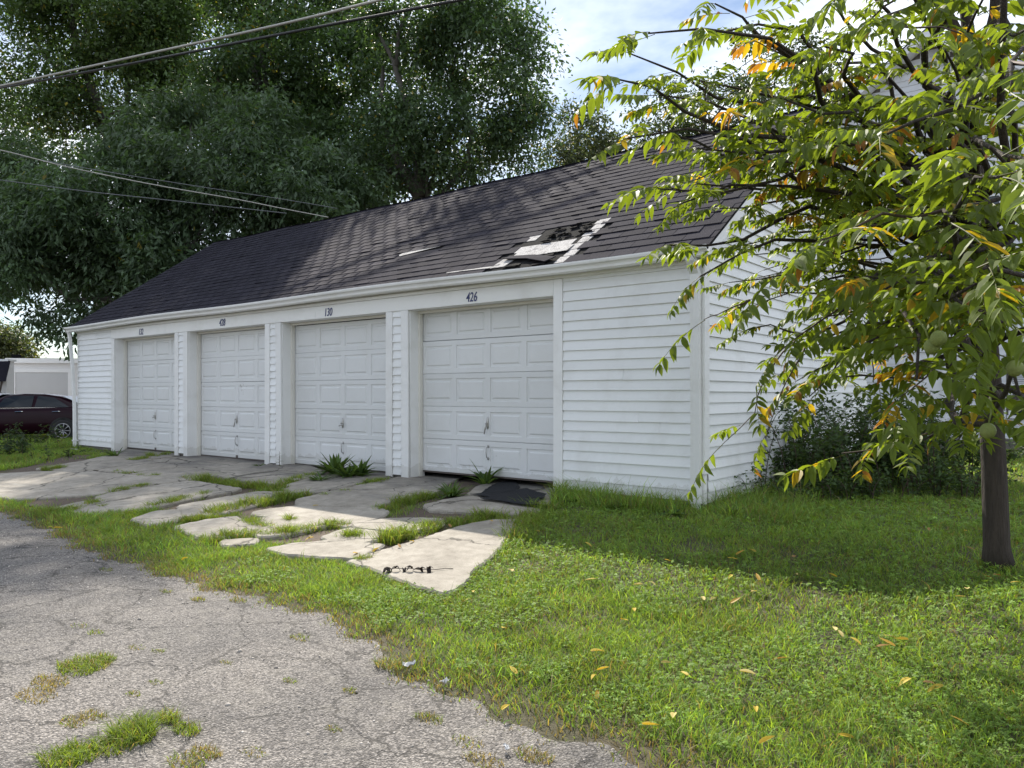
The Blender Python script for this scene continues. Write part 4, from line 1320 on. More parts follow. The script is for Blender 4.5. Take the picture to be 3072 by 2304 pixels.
def big_tree(name, label, base, trunk, lobes, n_cl, per, size, aspect, droop, col, yellow=0.03, spray=1, r_cl=(0.7, 1.25), n_limb=9, limbs=(), r0=0.3, inner=0.35):
    """trunk: list of points above the base; lobes: (centre, rx, ry(depth), rz) volumes the foliage clumps fill"""
    t = thing(name, label, 'tree', base)
    B = Vector(base)
    tp = [Vector((0, 0, -0.2))] + [Vector(p) - B for p in trunk]
    pts = [tp[0]]
    for a, b in zip(tp[:-1], tp[1:]):
        pts += wob(a, b, 4, 0.12)[1:]
    rad = [r0 * (1.25 if i == 0 else 1) * (1 - 0.75 * i / (len(pts) - 1)) for i in range(len(pts))]
    MB().tube(pts, rad, 10).build('trunk', M['bark2'], t, True)
    clumps = []
    vol = [l[1] * l[2] * l[3] for l in lobes]; tot = sum(vol)
    for l, v in zip(lobes, vol):
        c, rx, ry, rz = l
        for k in range(max(3, int(n_cl * v / tot))):
            d = Vector((R.gauss(0, 1), R.gauss(0, 1), R.gauss(0, 1))).normalized()
            q = R.uniform(inner, 1.0) ** 0.6
            p = Vector(c) - B + RT * (d.x * rx * q) + FW * (d.y * ry * q) + Vector((0, 0, d.z * rz * q))
            clumps.append((p, R.uniform(*r_cl)))
    limb_list = [([Vector(p) - B for p in l], r) for l, r in limbs]
    cand = [c for c in clumps]
    R.shuffle(cand)
    for c, r in cand[:n_limb]:
        k = R.randrange(len(pts) // 3, len(pts))
        a = pts[k]
        limb_list.append((wob(a, c, 7, 0.5, 0.04), rad[k] * 0.55))
    for l, r in limb_list:
        n_ = len(l)
        MB().tube(l, [r * (1 - 0.8 * i / (n_ - 1)) for i in range(n_)], 7).build('limb', M['bark2'], t, True)
    me = crown_mesh('crown', clumps, per, size, aspect, droop, col, yellow, spray=spray)
    fast_obj('crown', me, M['tree_leaf'], t)
    return t
def px(r, Z): return r * Z / F
def lobe(u, v, Z, ru, rv, depth=2.5): return (at(u, v, Z), px(ru, Z), depth, px(rv, Z))
def gbase(u, Z):
    p = at(u, HY, Z); return (p.x, p.y, gz(p.x, p.y))

GA = (0.082, 0.128, 0.068); GB = (0.086, 0.135, 0.050); GC = (0.076, 0.125, 0.052); GD_ = (0.074, 0.120, 0.058)
Z = 27.0
big_tree('drooping_tree', 'dense dark tree with drooping leaves filling the left behind the garage', gbase(520, Z), [at(540, 1000, Z), at(560, 700, Z), at(600, 480, Z)],
         [lobe(620, 520, Z, 330, 170), lobe(300, 640, Z, 290, 180), lobe(900, 650, Z, 230, 190), lobe(130, 800, Z, 250, 180), lobe(560, 800, Z, 330, 170), lobe(950, 850, Z, 170, 70), lobe(150, 950, Z - 1, 150, 60, 1.2), lobe(400, 430, Z + 2, 130, 90), lobe(780, 410, Z + 2, 120, 110), lobe(560, 350, Z + 3, 100, 80), lobe(60, 520, Z + 2, 130, 120), lobe(1010, 560, Z + 1, 120, 120)],
         370, 330, 0.24, 0.32, 0.8, GA, 0.004, 5, (0.5, 1.25), 16, (), 0.28, 0.15)
Z = 38.0
big_tree('tall_tree', 'tall open tree with dark forking limbs and yellowing leaves at top left', gbase(330, Z), [at(290, 700, Z), at(330, 420, Z), at(230, 130, Z), at(190, -60, Z)],
         [lobe(330, 60, Z, 300, 170, 4), lobe(120, 330, Z, 230, 150, 3), lobe(620, 180, Z, 230, 180, 3.5), lobe(60, 40, Z, 130, 90, 2), lobe(520, 420, Z, 250, 120, 3), lobe(430, -80, Z, 280, 90, 3)],
         190, 240, 0.22, 0.5, 0.35, GB, 0.02, 1, (0.9, 1.6), 8,
         [(wob(at(330, 420, Z), at(80, 10, Z), 7, 0.4), 0.22), (wob(at(260, 230, Z), at(420, 30, Z), 6, 0.4), 0.16)], 0.42)
Z = 34.0
big_tree('broad_tree', 'broad green tree with yellow tips rising between the garage roof and cables', gbase(820, Z), [at(800, 800, Z), at(830, 500, Z), at(760, 180, Z), at(790, -40, Z)],
         [lobe(930, 180, Z, 230, 190, 3.5), lobe(760, 330, Z, 220, 190, 3), lobe(1020, 480, Z, 200, 180, 3), lobe(860, 20, Z, 260, 120, 3), lobe(980, 720, Z, 210, 130, 2.5), lobe(1130, 250, Z, 150, 170, 2.5), lobe(890, -250, Z, 140, 190, 3)],  # last lobe is out of view overhead, added to shade the left slabs
         225, 250, 0.23, 0.45, 0.5, GC, 0.015, 1, (0.6, 1.35), 12, [(wob(at(800, 420, Z), at(740, 60, Z), 6, 0.3), 0.2)], 0.4)
Z = 29.0
big_tree('forked_tree', 'tree with pale forked limbs rising from behind the garage ridge', gbase(1290, Z), [at(1290, 700, Z), at(1262, 590, Z)],
         [lobe(1420, 140, Z, 190, 150, 3), lobe(1560, 260, Z, 105, 130, 2), lobe(1400, 400, Z, 210, 130, 2.5), lobe(1560, 420, Z, 90, 100, 2), lobe(1200, 420, Z, 120, 150, 2.5), lobe(1280, 60, Z, 190, 120, 2.5), lobe(1480, 30, Z, 120, 70, 2), lobe(1330, 540, Z, 200, 40, 2), lobe(1090, 620, Z, 130, 90, 2), lobe(1225, -195, Z, 60, 50, 1.5), lobe(1345, -290, Z, 45, 40, 1.2)],  # last two small clumps, above the view, are added to shade roof patches
         240, 230, 0.19, 0.46, 0.55, GD_, 0.015, 1, (0.6, 1.05), 8,
         [([at(1262, 590, Z), at(1215, 520, Z), at(1170, 430, Z), at(1140, 330, Z + .3), at(1150, 200, Z + .6)], 0.30),
          ([at(1262, 590, Z), at(1255, 500, Z), at(1240, 400, Z), at(1215, 300, Z - .3), at(1180, 180, Z - .4), at(1130, 90, Z - .4)], 0.27),
          ([at(1190, 200, Z - .4), at(1195, 100, Z - .4), at(1225, 20, Z)], 0.12), ([at(1262, 590, Z), at(1280, 500, Z + 1), at(1390, 330, Z + 1), at(1400, 150, Z + 1)], 0.16),
          ([at(1250, 560, Z), at(1150, 500, Z + .5), at(1080, 470, Z + .6)], 0.16)], 0.42)
Z = 52.0
big_tree('distant_tree', 'small hazy grey-green tree showing over the ridge between the forked tree and walnut leaves', gbase(1745, Z), [at(1745, 700, Z), at(1745, 480, Z)],
         [lobe(1745, 440, Z, 95, 95, 3), lobe(1690, 490, Z, 60, 50, 2), lobe(1830, 480, Z, 70, 60, 2)], 60, 110, 0.26, 0.5, 0.3, (0.075, 0.092, 0.055), 0.02, 1, (0.7, 1.3), 6, (), 0.3)
Z = 46.0
big_tree('airy_tree', 'airy dark-limbed tree seen through the walnut leaves above the ridge', gbase(2120, Z), [at(2110, 600, Z), at(2100, 420, Z), at(2130, 250, Z)],
         [lobe(1990, 390, Z, 110, 110, 3), lobe(2150, 330, Z, 130, 120, 3), lobe(2320, 210, Z, 150, 110, 3), lobe(2460, 190, Z, 110, 80, 2.5), lobe(2280, 380, Z, 130, 90, 3)], 90, 120, 0.24, 0.5, 0.3, (0.055, 0.075, 0.04), 0.02, 1, (0.7, 1.3), 12, (), 0.3)
Z = 70.0
big_tree('far_tree', 'far pale tree above the white garage roof at the picture edge', gbase(20, Z), [at(20, 1110, Z), at(20, 1060, Z)], [lobe(20, 1050, Z, 75, 60, 3)], 30, 110, 0.34, 0.5, 0.3, (0.085, 0.10, 0.045), 0.05, 1, (1.0, 1.7), 3, (), 0.3)
# ================================================================== WALNUT TREE
wb_ = G(2990, 1700)
walnut = thing('walnut_tree', 'young black walnut tree with long drooping compound leaves in front of the garage corner', 'tree', wb_)
WZ = project(wb_)[2]
def wl(p): return Vector(p) - wb_
tr = [at(2996, 1712, WZ), at(2990, 1640, WZ), at(2982, 1400, WZ), at(2968, 1150, WZ), at(2950, 900, WZ), at(2938, 650, WZ), at(2915, 400, WZ), at(2903, 230, WZ)]
mb = MB(); mb.tube([wl(p) for p in tr], [0.125, 0.092, 0.084, 0.080, 0.075, 0.070, 0.064, 0.060], 14)
mb.v = [tuple(Vector(v) + Vector((mnoise.noise(Vector(v) * 14), mnoise.noise(Vector(v) * 14 + Vector((9, 0, 0))), 0)) * 0.007) for v in mb.v]
mb.build('trunk', M['bark'], walnut, True)

def compound_leaf(seed, yellow):
    """pinnate leaf: rachis along +x drooping, 6-8 pairs of hanging lance-shaped leaflets and a tip leaflet"""
    r = random.Random(seed)
    L = r.uniform(0.34, 0.44); npair = r.randint(6, 8); dr = r.uniform(-0.02, 0.16)
    V_, F_, C_ = [], [], []
    def rach(s): return Vector((L * s * (1 - 0.06 * s), 0.03 * math.sin(s * 2 + seed), -dr * L * s * s * 1.6 + 0.02 * s))
    pts = [rach(i / 7) for i in range(8)]
    g0 = np.array([0.135, 0.19, 0.028]) * r.uniform(0.85, 1.15)
    rc = np.array([0.12, 0.13, 0.03])
    tb = MB().tube(pts, [0.0028 - 0.0018 * i / 7 for i in range(8)], 4, False)
    V_ += tb.v; F_ += [f for f in tb.f]; C_ += [rc] * len(tb.v)
    def leaflet(p, d, up, ln, w, col, curl):
        side = d.cross(up).normalized(); nrm = side.cross(d).normalized()
        st = [(0.0, 0.10), (0.18, 0.78), (0.42, 1.0), (0.70, 0.66), (1.0, 0.0)]
        o = len(V_)
        for i, (s, ww) in enumerate(st):
            c = p + d * (ln * s) - nrm * (curl * ln * s * s)
            e = w / 2 * ww
            if i < 4:
                V_.extend([c - side * e + nrm * e * 0.42, c, c + side * e + nrm * e * 0.42])
                C_.extend([col * 1.06, col * 0.88, col * 1.0])
            else:
                V_.append(c); C_.append(col)
        for i in range(3):
            a, b = o + i * 3, o + i * 3 + 3
            F_.extend([(a, a + 1, b + 1, b), (a + 1, a + 2, b + 2, b + 1)])
        a = o + 9
        F_.extend([(a, a + 1, o + 12), (a + 1, a + 2, o + 12)])
    for k in range(npair):
        s = 0.20 + 0.76 * k / (npair - 1)
        ln = 0.108 * (0.72 + 0.42 * math.sin(math.pi * (0.12 + 0.80 * k / (npair - 1)))) * r.uniform(0.88, 1.1)
        for sg in (-1, 1):
            if r.random() < 0.09: continue
            p = rach(min(1, s + r.uniform(-0.03, 0.03)))
            h = r.uniform(0.1, 0.85)
            d = Vector((0.55 + r.uniform(-0.15, 0.2), sg * r.uniform(0.65, 0.95), -h)).normalized()
            up = Vector((r.uniform(-0.5, 0.4) - 0.1, sg * r.uniform(-0.3, 0.7), 1)).normalized()
            col = g0 * r.uniform(0.8, 1.25)
            if r.random() < yellow:
                col = np.array([0.42, 0.30, 0.03]) * r.uniform(0.75, 1.15)
                if r.random() < 0.25: col = np.array([0.30, 0.14, 0.03])
            leaflet(p, d, up, ln, ln * r.uniform(0.34, 0.43), col, r.uniform(-0.05, 0.45))
    leaflet(rach(1), Vector((1, 0, -0.7)).normalized(), Vector((0.5, 0, 1)), 0.075, 0.026, g0, 0.15)
    me = bpy.data.meshes.new('leaf')
    me.from_pydata([tuple(v) for v in V_], [], F_)
    ca = me.color_attributes.new('Col', 'FLOAT_COLOR', 'POINT')
    c4 = np.ones((len(V_), 4), np.float32); c4[:, :3] = np.array(C_); ca.data.foreach_set('color', c4.ravel())
    me.update(); me.materials.append(M['leaf'])
    return me
LEAVES = [compound_leaf(100 + i, 0.02) for i in range(9)] + [compound_leaf(200 + i, 0.16) for i in range(5)] + [compound_leaf(300 + i, 0.75) for i in range(2)]

# limbs: (start on trunk as photograph row, end point); each end reaches out towards the alley
def trunk_at(v):
    k = [p for p in tr]
    vs2 = [1712, 1640, 1400, 1150, 900, 650, 400, 230]
    for i in range(len(k) - 1):
        if vs2[i] >= v >= vs2[i + 1]:
            return k[i].lerp(k[i + 1], (vs2[i] - v) / (vs2[i] - vs2[i + 1]))
    return k[-1]
ENDS = [  # (trunk row, u, v, Z, yellowness 0-1, leaves per metre factor)
    (520, 1850, 250, 3.9, 0.1), (430, 1980, 110, 4.0, 0.1), (380, 2150, 20, 4.1, 0.1), (350, 2330, -60, 4.3, 0.1), (560, 1900, 430, 4.0, 0.1), (600, 1960, 520, 4.1, 0.15),
    (640, 2020, 640, 4.2, 0.3), (660, 2010, 720, 4.3, 0.2), (700, 2080, 830, 4.4, 0.3), (760, 2190, 830, 5.6, 0.4), (800, 2230, 1000, 5.6, 0.3), (860, 2380, 1150, 5.5, 0.3),
    (900, 2420, 1180, 4.7, 0.3), (840, 2270, 900, 5.8, 0.4), (740, 2230, 640, 5.4, 0.3), (690, 2260, 480, 3.9, 0.4), (600, 2200, 330, 3.7, 0.3), (500, 2330, 250, 3.6, 0.2),
    (470, 2450, 110, 3.6, 0.1), (420, 2520, 10, 3.7, 0.1), (330, 2680, -70, 3.8, 0.1), (300, 2600, 60, 3.3, 0.1), (560, 2500, 380, 3.3, 0.2), (620, 2420, 540, 5.0, 0.4), (700, 2380, 700, 5.2, 0.4),
    (760, 2480, 830, 5.2, 0.4), (820, 2470, 980, 3.8, 0.4), (900, 2600, 1050, 3.3, 0.2), (980, 2740, 1090, 2.6, 0.1), (940, 2650, 930, 3.0, 0.3), (860, 2600, 760, 3.0, 0.4), (760, 2640, 600, 2.9, 0.2),
    (660, 2700, 420, 2.7, 0.1), (560, 2760, 240, 2.9, 0.1), (450, 2840, 110, 3.1, 0.1), (620, 2900, 420, 2.3, 0.05), (700, 2850, 620, 2.3, 0.1), (780, 2990, 620, 1.9, 0.0), (860, 3060, 800, 1.75, 0.0),
    (900, 2960, 850, 2.3, 0.2), (960, 2880, 960, 2.7, 0.2), (1020, 2960, 1100, 2.5, 0.3), (1080, 2880, 1260, 3.0, 0.5), (1120, 2800, 1330, 3.7, 0.8), (1060, 3050, 1010, 2.4, 0.2), (1120, 3060, 1240, 2.7, 0.4),
    (500, 3040, 260, 2.3, 0.05), (380, 3050, 80, 2.8, 0.05), (300, 2960, -40, 3.4, 0.05), (600, 3120, 480, 2.2, 0.05), (520, 2560, 200, 4.6, 0.2), (640, 2350, 620, 4.8, 0.4), (820, 2560, 1000, 4.9, 0.4),
    (700, 2620, 500, 4.6, 0.4), (900, 2700, 820, 4.4, 0.5), (600, 2780, 330, 4.4, 0.2), (780, 2820, 700, 4.0, 0.4), (950, 2480, 1130, 4.3, 0.3), (740, 2170, 740, 5.6, 0.2), (560, 2100, 430, 4.0, 0.2),
    (480, 1890, 180, 4.4, 0.1), (500, 1990, 300, 4.5, 0.15), (520, 2060, 230, 4.6, 0.1), (560, 1960, 400, 4.6, 0.2), (600, 2080, 540, 4.7, 0.3), (620, 2160, 460, 4.8, 0.3), (440, 2120, 140, 4.7, 0.1), (420, 2260, 110, 4.8, 0.1), (560, 2280, 360, 4.9, 0.3), (660, 2150, 620, 4.9, 0.3), (640, 2330, 520, 4.6, 0.4), (400, 2420, 220, 4.8, 0.2),
    (840, 2400, 1060, 5.1, 0.3), (760, 2300, 900, 5.6, 0.2), (800, 2520, 1100, 5.0, 0.3), (700, 2250, 760, 6.0, 0.2), (860, 2600, 980, 5.4, 0.3), (740, 2420, 800, 5.6, 0.2),
    (700, 2380, 640, 6.2, 0.3), (760, 2300, 820, 6.4, 0.3), (850, 2420, 960, 6.0, 0.3), (640, 2480, 420, 6.3, 0.3), (900, 2600, 1080, 5.8, 0.3), (700, 2640, 640, 6.6, 0.3),
    (600, 3020, 520, 6.8, 0.2), (480, 2860, 250, 6.8, 0.2), (620, 2560, 560, 5.2, 0.3), (800, 2480, 760, 5.4, 0.3), (500, 2980, 380, 4.6, 0.2), (720, 2960, 760, 4.4, 0.2),
]
leaf_list = []          # (matrix, variant)
def put_leaf(p, d, yel):
    d = d.normalized()
    z = Vector((R.uniform(-0.25, 0.25), R.uniform(-0.25, 0.25), 1))
    y = z.cross(d).normalized(); z = d.cross(y)
    s = R.uniform(0.58, 0.92)
    Mx = Matrix(((d.x, y.x, z.x, p.x), (d.y, y.y, z.y, p.y), (d.z, y.z, z.z, p.z), (0, 0, 0, 1))) @ Matrix.Diagonal((s, s, s, 1))
    r = R.random()
    if r < yel * 0.22: k = R.randrange(14, 16)
    elif r < yel * 0.75 + 0.05: k = R.randrange(9, 14)
    else: k = R.randrange(0, 9)
    leaf_list.append((Mx, k))
def leafy(pts, t0, step, yel):
    """leaves alternate along the outer part of a branch and fan at its tip"""
    Ls = [(b - a).length for a, b in zip(pts[:-1], pts[1:])]; tot = sum(Ls)
    s = tot * t0; sg = 1
    while s < tot:
        a = 0; i = 0
        while i < len(Ls) - 1 and a + Ls[i] < s: a += Ls[i]; i += 1
        p = pts[i].lerp(pts[i + 1], (s - a) / Ls[i]); d = (pts[i + 1] - pts[i]).normalized()
        lat = d.cross(Vector((0, 0, 1))).normalized() * sg
        put_leaf(p, d * R.uniform(0.3, 0.8) + lat * R.uniform(0.5, 1.0) + Vector((0, 0, R.uniform(-0.3, 0.3))), yel)
        sg = -sg; s += step * R.uniform(0.75, 1.3)
    d = (pts[-1] - pts[-2]).normalized()
    put_leaf(pts[-1], d + Vector((R.uniform(-.2, .2), R.uniform(-.2, .2), -0.15)), yel)
for k, (tv, u, v, Z_, yel) in enumerate(ENDS):
    a = trunk_at(min(1250, tv + 90)); b = at(u, v, Z_)
    pts = wob(a, b, 9, 0.42, 0.06)
    n_ = len(pts)
    r0 = 0.030 if (b - a).length > 2.6 else 0.022
    MB().tube([wl(p) for p in pts], [r0 * (1 - 0.86 * i / (n_ - 1)) for i in range(n_)], 7).build('branch', M['bark'], walnut, True)
    leafy(pts, 0.42, 0.25, yel)
    for t in range(R.choice([0, 1, 1])):
        i = R.randrange(4, n_ - 1)
        d = (pts[i + 1] - pts[i]).normalized()
        e = pts[i] + (d * R.uniform(0.2, 0.5) + d.cross(Vector((0, 0, 1))) * R.choice([-1, 1]) * R.uniform(0.25, 0.5) + Vector((0, 0, R.uniform(-0.2, 0.12))))
        tw = wob(pts[i], e, 4, 0.3)
        MB().tube([wl(p) for p in tw], [0.008, 0.006, 0.005, 0.004, 0.003], 5).build('twig', M['twig'], walnut, True)
        leafy(tw, 0.4, 0.2, yel)
# hanging sprig in front of the gable end
for e0, e1 in (((2400, 1010, 4.5), (2165, 1330, 4.5)), ((2420, 1030, 4.6), (2300, 1300, 4.6)), ((2250, 900, 4.4), (2110, 960, 4.4))):
    tw = wob(at(*e0), at(*e1), 6, 0.25, 0.03)
    MB().tube([wl(p) for p in tw], [0.007, 0.006, 0.005, 0.004, 0.003, 0.003, 0.002], 5).build('twig', M['twig'], walnut, True)
    leafy(tw, 0.2, 0.28, 0.3)
# forked leaders that leave the top of the picture
for pts in ([(2903, 240, WZ), (2880, 120, WZ), (2830, 20, WZ), (2780, -90, WZ)], [(2903, 240, WZ), (2905, 100, WZ), (2890, -20, WZ), (2880, -160, WZ)], [(2905, 250, WZ), (2960, 150, WZ - .1), (2985, 40, WZ - .2), (2990, -120, WZ - .3)]):
    q = [at(*p) for p in pts]
    MB().tube([wl(p) for p in q], [0.055, 0.045, 0.038, 0.03], 9).build('branch', M['bark'], walnut, True)
    leafy(q, 0.6, 0.12, 0.1)
q = [at(3000, 900, 4.2), at(3040, 600, 3.6), at(3000, 350, 3.3), at(3010, 60, 3.2), at(3015, -80, 3.1)]
MB().tube([wl(p) for p in q], [0.022, 0.02, 0.017, 0.014, 0.011], 7).build('branch', M['bark'], walnut, True)

def vis(Mx):
    u, v, Z_ = project(Mx.translation)
    ok = -150 < u < 3250 and -200 < v < 2304
    return (0 if ok else 100) + Z_
leaf_list.sort(key=lambda t: vis(t[0]))
print('walnut leaves', len(leaf_list))
NEAR_L = 300
winv = Matrix.Translation(-wb_)
for Mx, k in leaf_list[:NEAR_L]:
    o = bpy.data.objects.new('leaf', LEAVES[k]); link(o, walnut)
    o.matrix_local = winv @ Mx
Vs, Fs, Cs = [], [], []; o_ = 0
lv = []
for me in LEAVES:
    me.calc_loop_triangles()
    a = np.empty(len(me.vertices) * 3, np.float32); me.vertices.foreach_get('co', a)
    c = np.empty(len(me.vertices) * 4, np.float32); me.color_attributes['Col'].data.foreach_get('color', c)
    t = np.empty(len(me.loop_triangles) * 3, np.int32); me.loop_triangles.foreach_get('vertices', t)
    lv.append((a.reshape(-1, 3), c.reshape(-1, 4)[:, :3], t.reshape(-1, 3)))
for Mx, k in leaf_list[NEAR_L:]:
    a, c, t = lv[k]; m = np.array(winv @ Mx)
    Vs.append(a @ m[:3, :3].T + m[:3, 3]); Fs.append(t + o_); Cs.append(c); o_ += len(a)
if Vs:
    tag(fast_obj('foliage', fast_mesh('foliage', np.concatenate(Vs), np.concatenate(Fs), np.concatenate(Cs)), M['leaf'], walnut), kind='stuff')
# walnuts in their green husks
for i, (u, v, Z_) in enumerate(((2816, 1015, 2.5), (2796, 1040, 2.53), (2964, 1292, 2.6), (3045, 1105, 2.45))):
    mb = MB(); prof_ = [(0.0255 * math.sin(math.pi * k / 9), 0.027 * -math.cos(math.pi * k / 9)) for k in range(10)]
    mb.lathe(prof_, 16)
    mb.tube([(0, 0, 0.025), (0.004, 0, 0.06), (0.0, 0.01, 0.12)], 0.003, 5)
    o = mb.build('walnut', M['husk'], None, True); o.location = at(u, v, Z_); o.rotation_euler = (R.uniform(-.3, .3), R.uniform(-.3, .3), R.uniform(0, 6))
    tag(o, ['upper of two touching green walnuts hanging left of the trunk', 'lower of two touching green walnuts hanging left of the trunk', 'single green walnut hanging against the tree trunk', 'green walnut hanging at the right picture edge'][i], 'walnut', 'green walnuts on the tree')

# ================================================================== GRASS AND WEEDS
def blades(P, H, W, lean, cols, bend=0.6):
    """curved grass blades: 5 points, one quad and one triangle each (triangles: 3)"""
    n = len(P)
    a = rng.uniform(0, 2 * np.pi, n)
    d = np.stack([np.cos(a), np.sin(a), np.zeros(n)], -1)
    b = rng.uniform(0, 2 * np.pi, n); s = np.stack([np.cos(b), np.sin(b), np.zeros(n)], -1)
    up = np.array([0, 0, 1.0])
    m = P + up * (H * 0.55)[:, None] + d * (H * lean * 0.35)[:, None]
    t = P + up * (H * (1 - 0.35 * lean * bend))[:, None] + d * (H * lean)[:, None]
    v = np.empty((n, 5, 3), np.float32)
    v[:, 0] = P - s * (W / 2)[:, None]; v[:, 1] = P + s * (W / 2)[:, None]
    v[:, 2] = m + s * (W * 0.42)[:, None]; v[:, 3] = m - s * (W * 0.42)[:, None]
    v[:, 4] = t
    i = np.arange(n)[:, None] * 5
    f = np.concatenate([i + np.array([[0, 1, 2]]), i + np.array([[0, 2, 3]]), i + np.array([[3, 2, 4]])], 0)
    c = np.repeat(cols, 5, 0).reshape(n, 5, 3).copy()
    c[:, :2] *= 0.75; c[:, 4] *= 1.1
    return v.reshape(-1, 3), f, c.reshape(-1, 3)
def nz_np(x, y, s, seed):
    """cheap smooth value noise"""
    X, Y = x * s + seed * 13.7, y * s + seed * 7.1
    xi, yi = np.floor(X), np.floor(Y); xf, yf = X - xi, Y - yi
    def h(a, b):
        q = np.sin(a * 127.1 + b * 311.7 + seed) * 43758.5453
        return q - np.floor(q)
    u_, v_ = xf * xf * (3 - 2 * xf), yf * yf * (3 - 2 * yf)
    return (h(xi, yi) * (1 - u_) + h(xi + 1, yi) * u_) * (1 - v_) + (h(xi, yi + 1) * (1 - u_) + h(xi + 1, yi + 1) * u_) * v_
fwn, rtn = np.array(FW), np.array(RT)
def cam_uvz(x, y):
    dx, dy = x - CAM.x, y - CAM.y
    Zc = dx * FW.x + dy * FW.y; Xc = dx * RT.x + dy * RT.y
    return Xc, Zc
DRIVE = np.array([(p.x, p.y) for p in [G(-60, 1440), G(240, 1360), G(420, 1335), G(1700, 1440), G(1640, 1520), G(1520, 1600), G(1380, 1760), G(1330, 1790), G(1200, 1740), G(1040, 1690), G(780, 1620), G(560, 1580), G(380, 1560), G(200, 1545), G(40, 1505), G(-60, 1500)]])
bv = [(p[0], p[1]) for p in DRIVE]
bm = bmesh.new()
bed_f = bm.faces.new([bm.verts.new((x, y, 0)) for x, y in bv])
bmesh.ops.triangulate(bm, faces=[bed_f])
for _ in range(4):
    bmesh.ops.subdivide_edges(bm, edges=[e for e in bm.edges if e.calc_length() > 0.5], cuts=1, use_grid_fill=True)
    bmesh.ops.triangulate(bm, faces=bm.faces)
for v_ in bm.verts: v_.co.z = gz(v_.co.x, v_.co.y) + 0.001
bmesh.ops.recalc_face_normals(bm, faces=bm.faces)
me = bpy.data.meshes.new('driveway_bed'); bm.to_mesh(me); bm.free(); me.materials.append(M['soil'])
tag(link(bpy.data.objects.new('driveway_bed', me)), kind='structure')
def keep_lawn(x, y):
    Xc, Zc = cam_uvz(x, y)
    k = (Zc > 1.6) & (np.abs(Xc) < Zc * 0.70 + 0.9)
    k &= y > edge_np(x) + 0.12 * nz_np(x, y, 6, 3) - 0.10
    k &= ~((x > GX0 - 0.02) & (x < 0.03) & (y > -0.04) & (y < GD))
    k &= ~((x > -1.0) & (x < 0.8) & (y > 11.8))
    k &= ~((x > hx0) & (x < hx1) & (y > HYF - 0.05))
    return k & ~on_slab(x, y)
GV, GF, GCc = [], [], []; go = 0
def addb(t):
    global go
    v, f, c = t
    GV.append(v); GF.append(f + go); GCc.append(c); go += len(v)
def grass_cols(x, y, n):
    base = np.array([0.195, 0.285, 0.058]) * rng.lognormal(0, 0.25, (n, 1))
    w = nz_np(x, y, 1.7, 9)[:, None]
    w2 = nz_np(x, y, 6.0, 19)[:, None]
    base = base * (0.68 + 0.40 * w + 0.26 * w2)
    dry = rng.random(n) < 0.04 + 0.16 * nz_np(x, y, 2.3, 41) + 0.65 * np.clip(0.40 - (y - edge_np(x)), 0, 0.40) / 0.40
    base[dry] = np.array([0.27, 0.215, 0.10]) * rng.uniform(0.6, 1.2, (dry.sum(), 1))
    lush = rng.random(n) < 0.25
    base[lush] *= np.array([0.66, 0.88, 1.0])
    return base
def lawn_patch(x0, x1, y0, y1, dens, hmin, hmax, w):
    n = int((x1 - x0) * (y1 - y0) * dens)
    x, y = rng.uniform(x0, x1, n), rng.uniform(y0, y1, n)
    k = keep_lawn(x, y); x, y = x[k], y[k]
    dr = in_poly(x, y, DRIVE)
    cl = nz_np(x, y, 2.2, 5); c2 = nz_np(x, y, 0.9, 6)
    p = np.where(dr, np.clip((cl - 0.60) * 4, 0.015, 0.8), np.clip(0.42 + cl * 0.75, 0, 1) * np.clip(0.25 + (nz_np(x, y, 3.1, 31) * 0.6 + nz_np(x, y, 9, 32) * 0.4) * 1.7, 0.2, 1))
    e = y - edge_np(x)
    p = p * np.clip(0.22 + e * 2.4, 0.16, 1)
    k = rng.random(len(x)) < p
    x, y, cl, e = x[k], y[k], cl[k], e[k]; n = len(x)
    tuft = nz_np(x, y, 5, 8)
    H = rng.uniform(hmin, hmax, n) * (0.55 + 0.75 * tuft) * np.clip(0.45 + e * 1.6, 0.35, 1)
    tall = rng.random(n) < 0.03; H[tall] *= rng.uniform(1.3, 1.9, tall.sum())
    P = np.stack([x, y, gz_np(x, y) - 0.012], -1)
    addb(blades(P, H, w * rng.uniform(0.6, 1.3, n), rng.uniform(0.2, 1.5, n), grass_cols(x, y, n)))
lawn_patch(-3.5, 4.6, -5.5, -3.2, 7200, 0.035, 0.095, 0.0052)
lawn_patch(-9.0, 4.6, -3.2, -1.2, 4200, 0.035, 0.10, 0.0062)
lawn_patch(-13.0, -3.5, -5.0, -3.2, 3300, 0.05, 0.13, 0.0075)
lawn_patch(-16.0, 7.5, -1.2, 1.0, 2600, 0.04, 0.10, 0.0075)
lawn_patch(-21, -13.0, -5.2, -1.2, 1700, 0.06, 0.14, 0.010)
lawn_patch(-25, -15.9, -1.2, 6, 800, 0.08, 0.22, 0.014)
lawn_patch(0, 9.5, 1.0, 5.0, 1500, 0.04, 0.10, 0.010)
lawn_patch(-2.0, -0.05, -0.7, -0.03, 2600, 0.12, 0.30, 0.007)
lawn_patch(-2.6, -1.4, -1.6, -0.5, 1500, 0.10, 0.24, 0.007)
lawn_patch(0.04, 0.9, 0.1, 3.0, 1600, 0.12, 0.28, 0.008)
lawn_patch(0.05, 1.2, -0.5, 0.3, 1800, 0.10, 0.22, 0.007)
lawn_patch(-4, 12, 5.0, 13.0, 700, 0.04, 0.10, 0.015)
print('grass blades', go // 5)
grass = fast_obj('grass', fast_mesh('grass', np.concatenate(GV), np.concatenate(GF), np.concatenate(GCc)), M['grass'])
tag(grass, 'short mixed green grass of the lawn and verge', 'grass', kind='stuff')

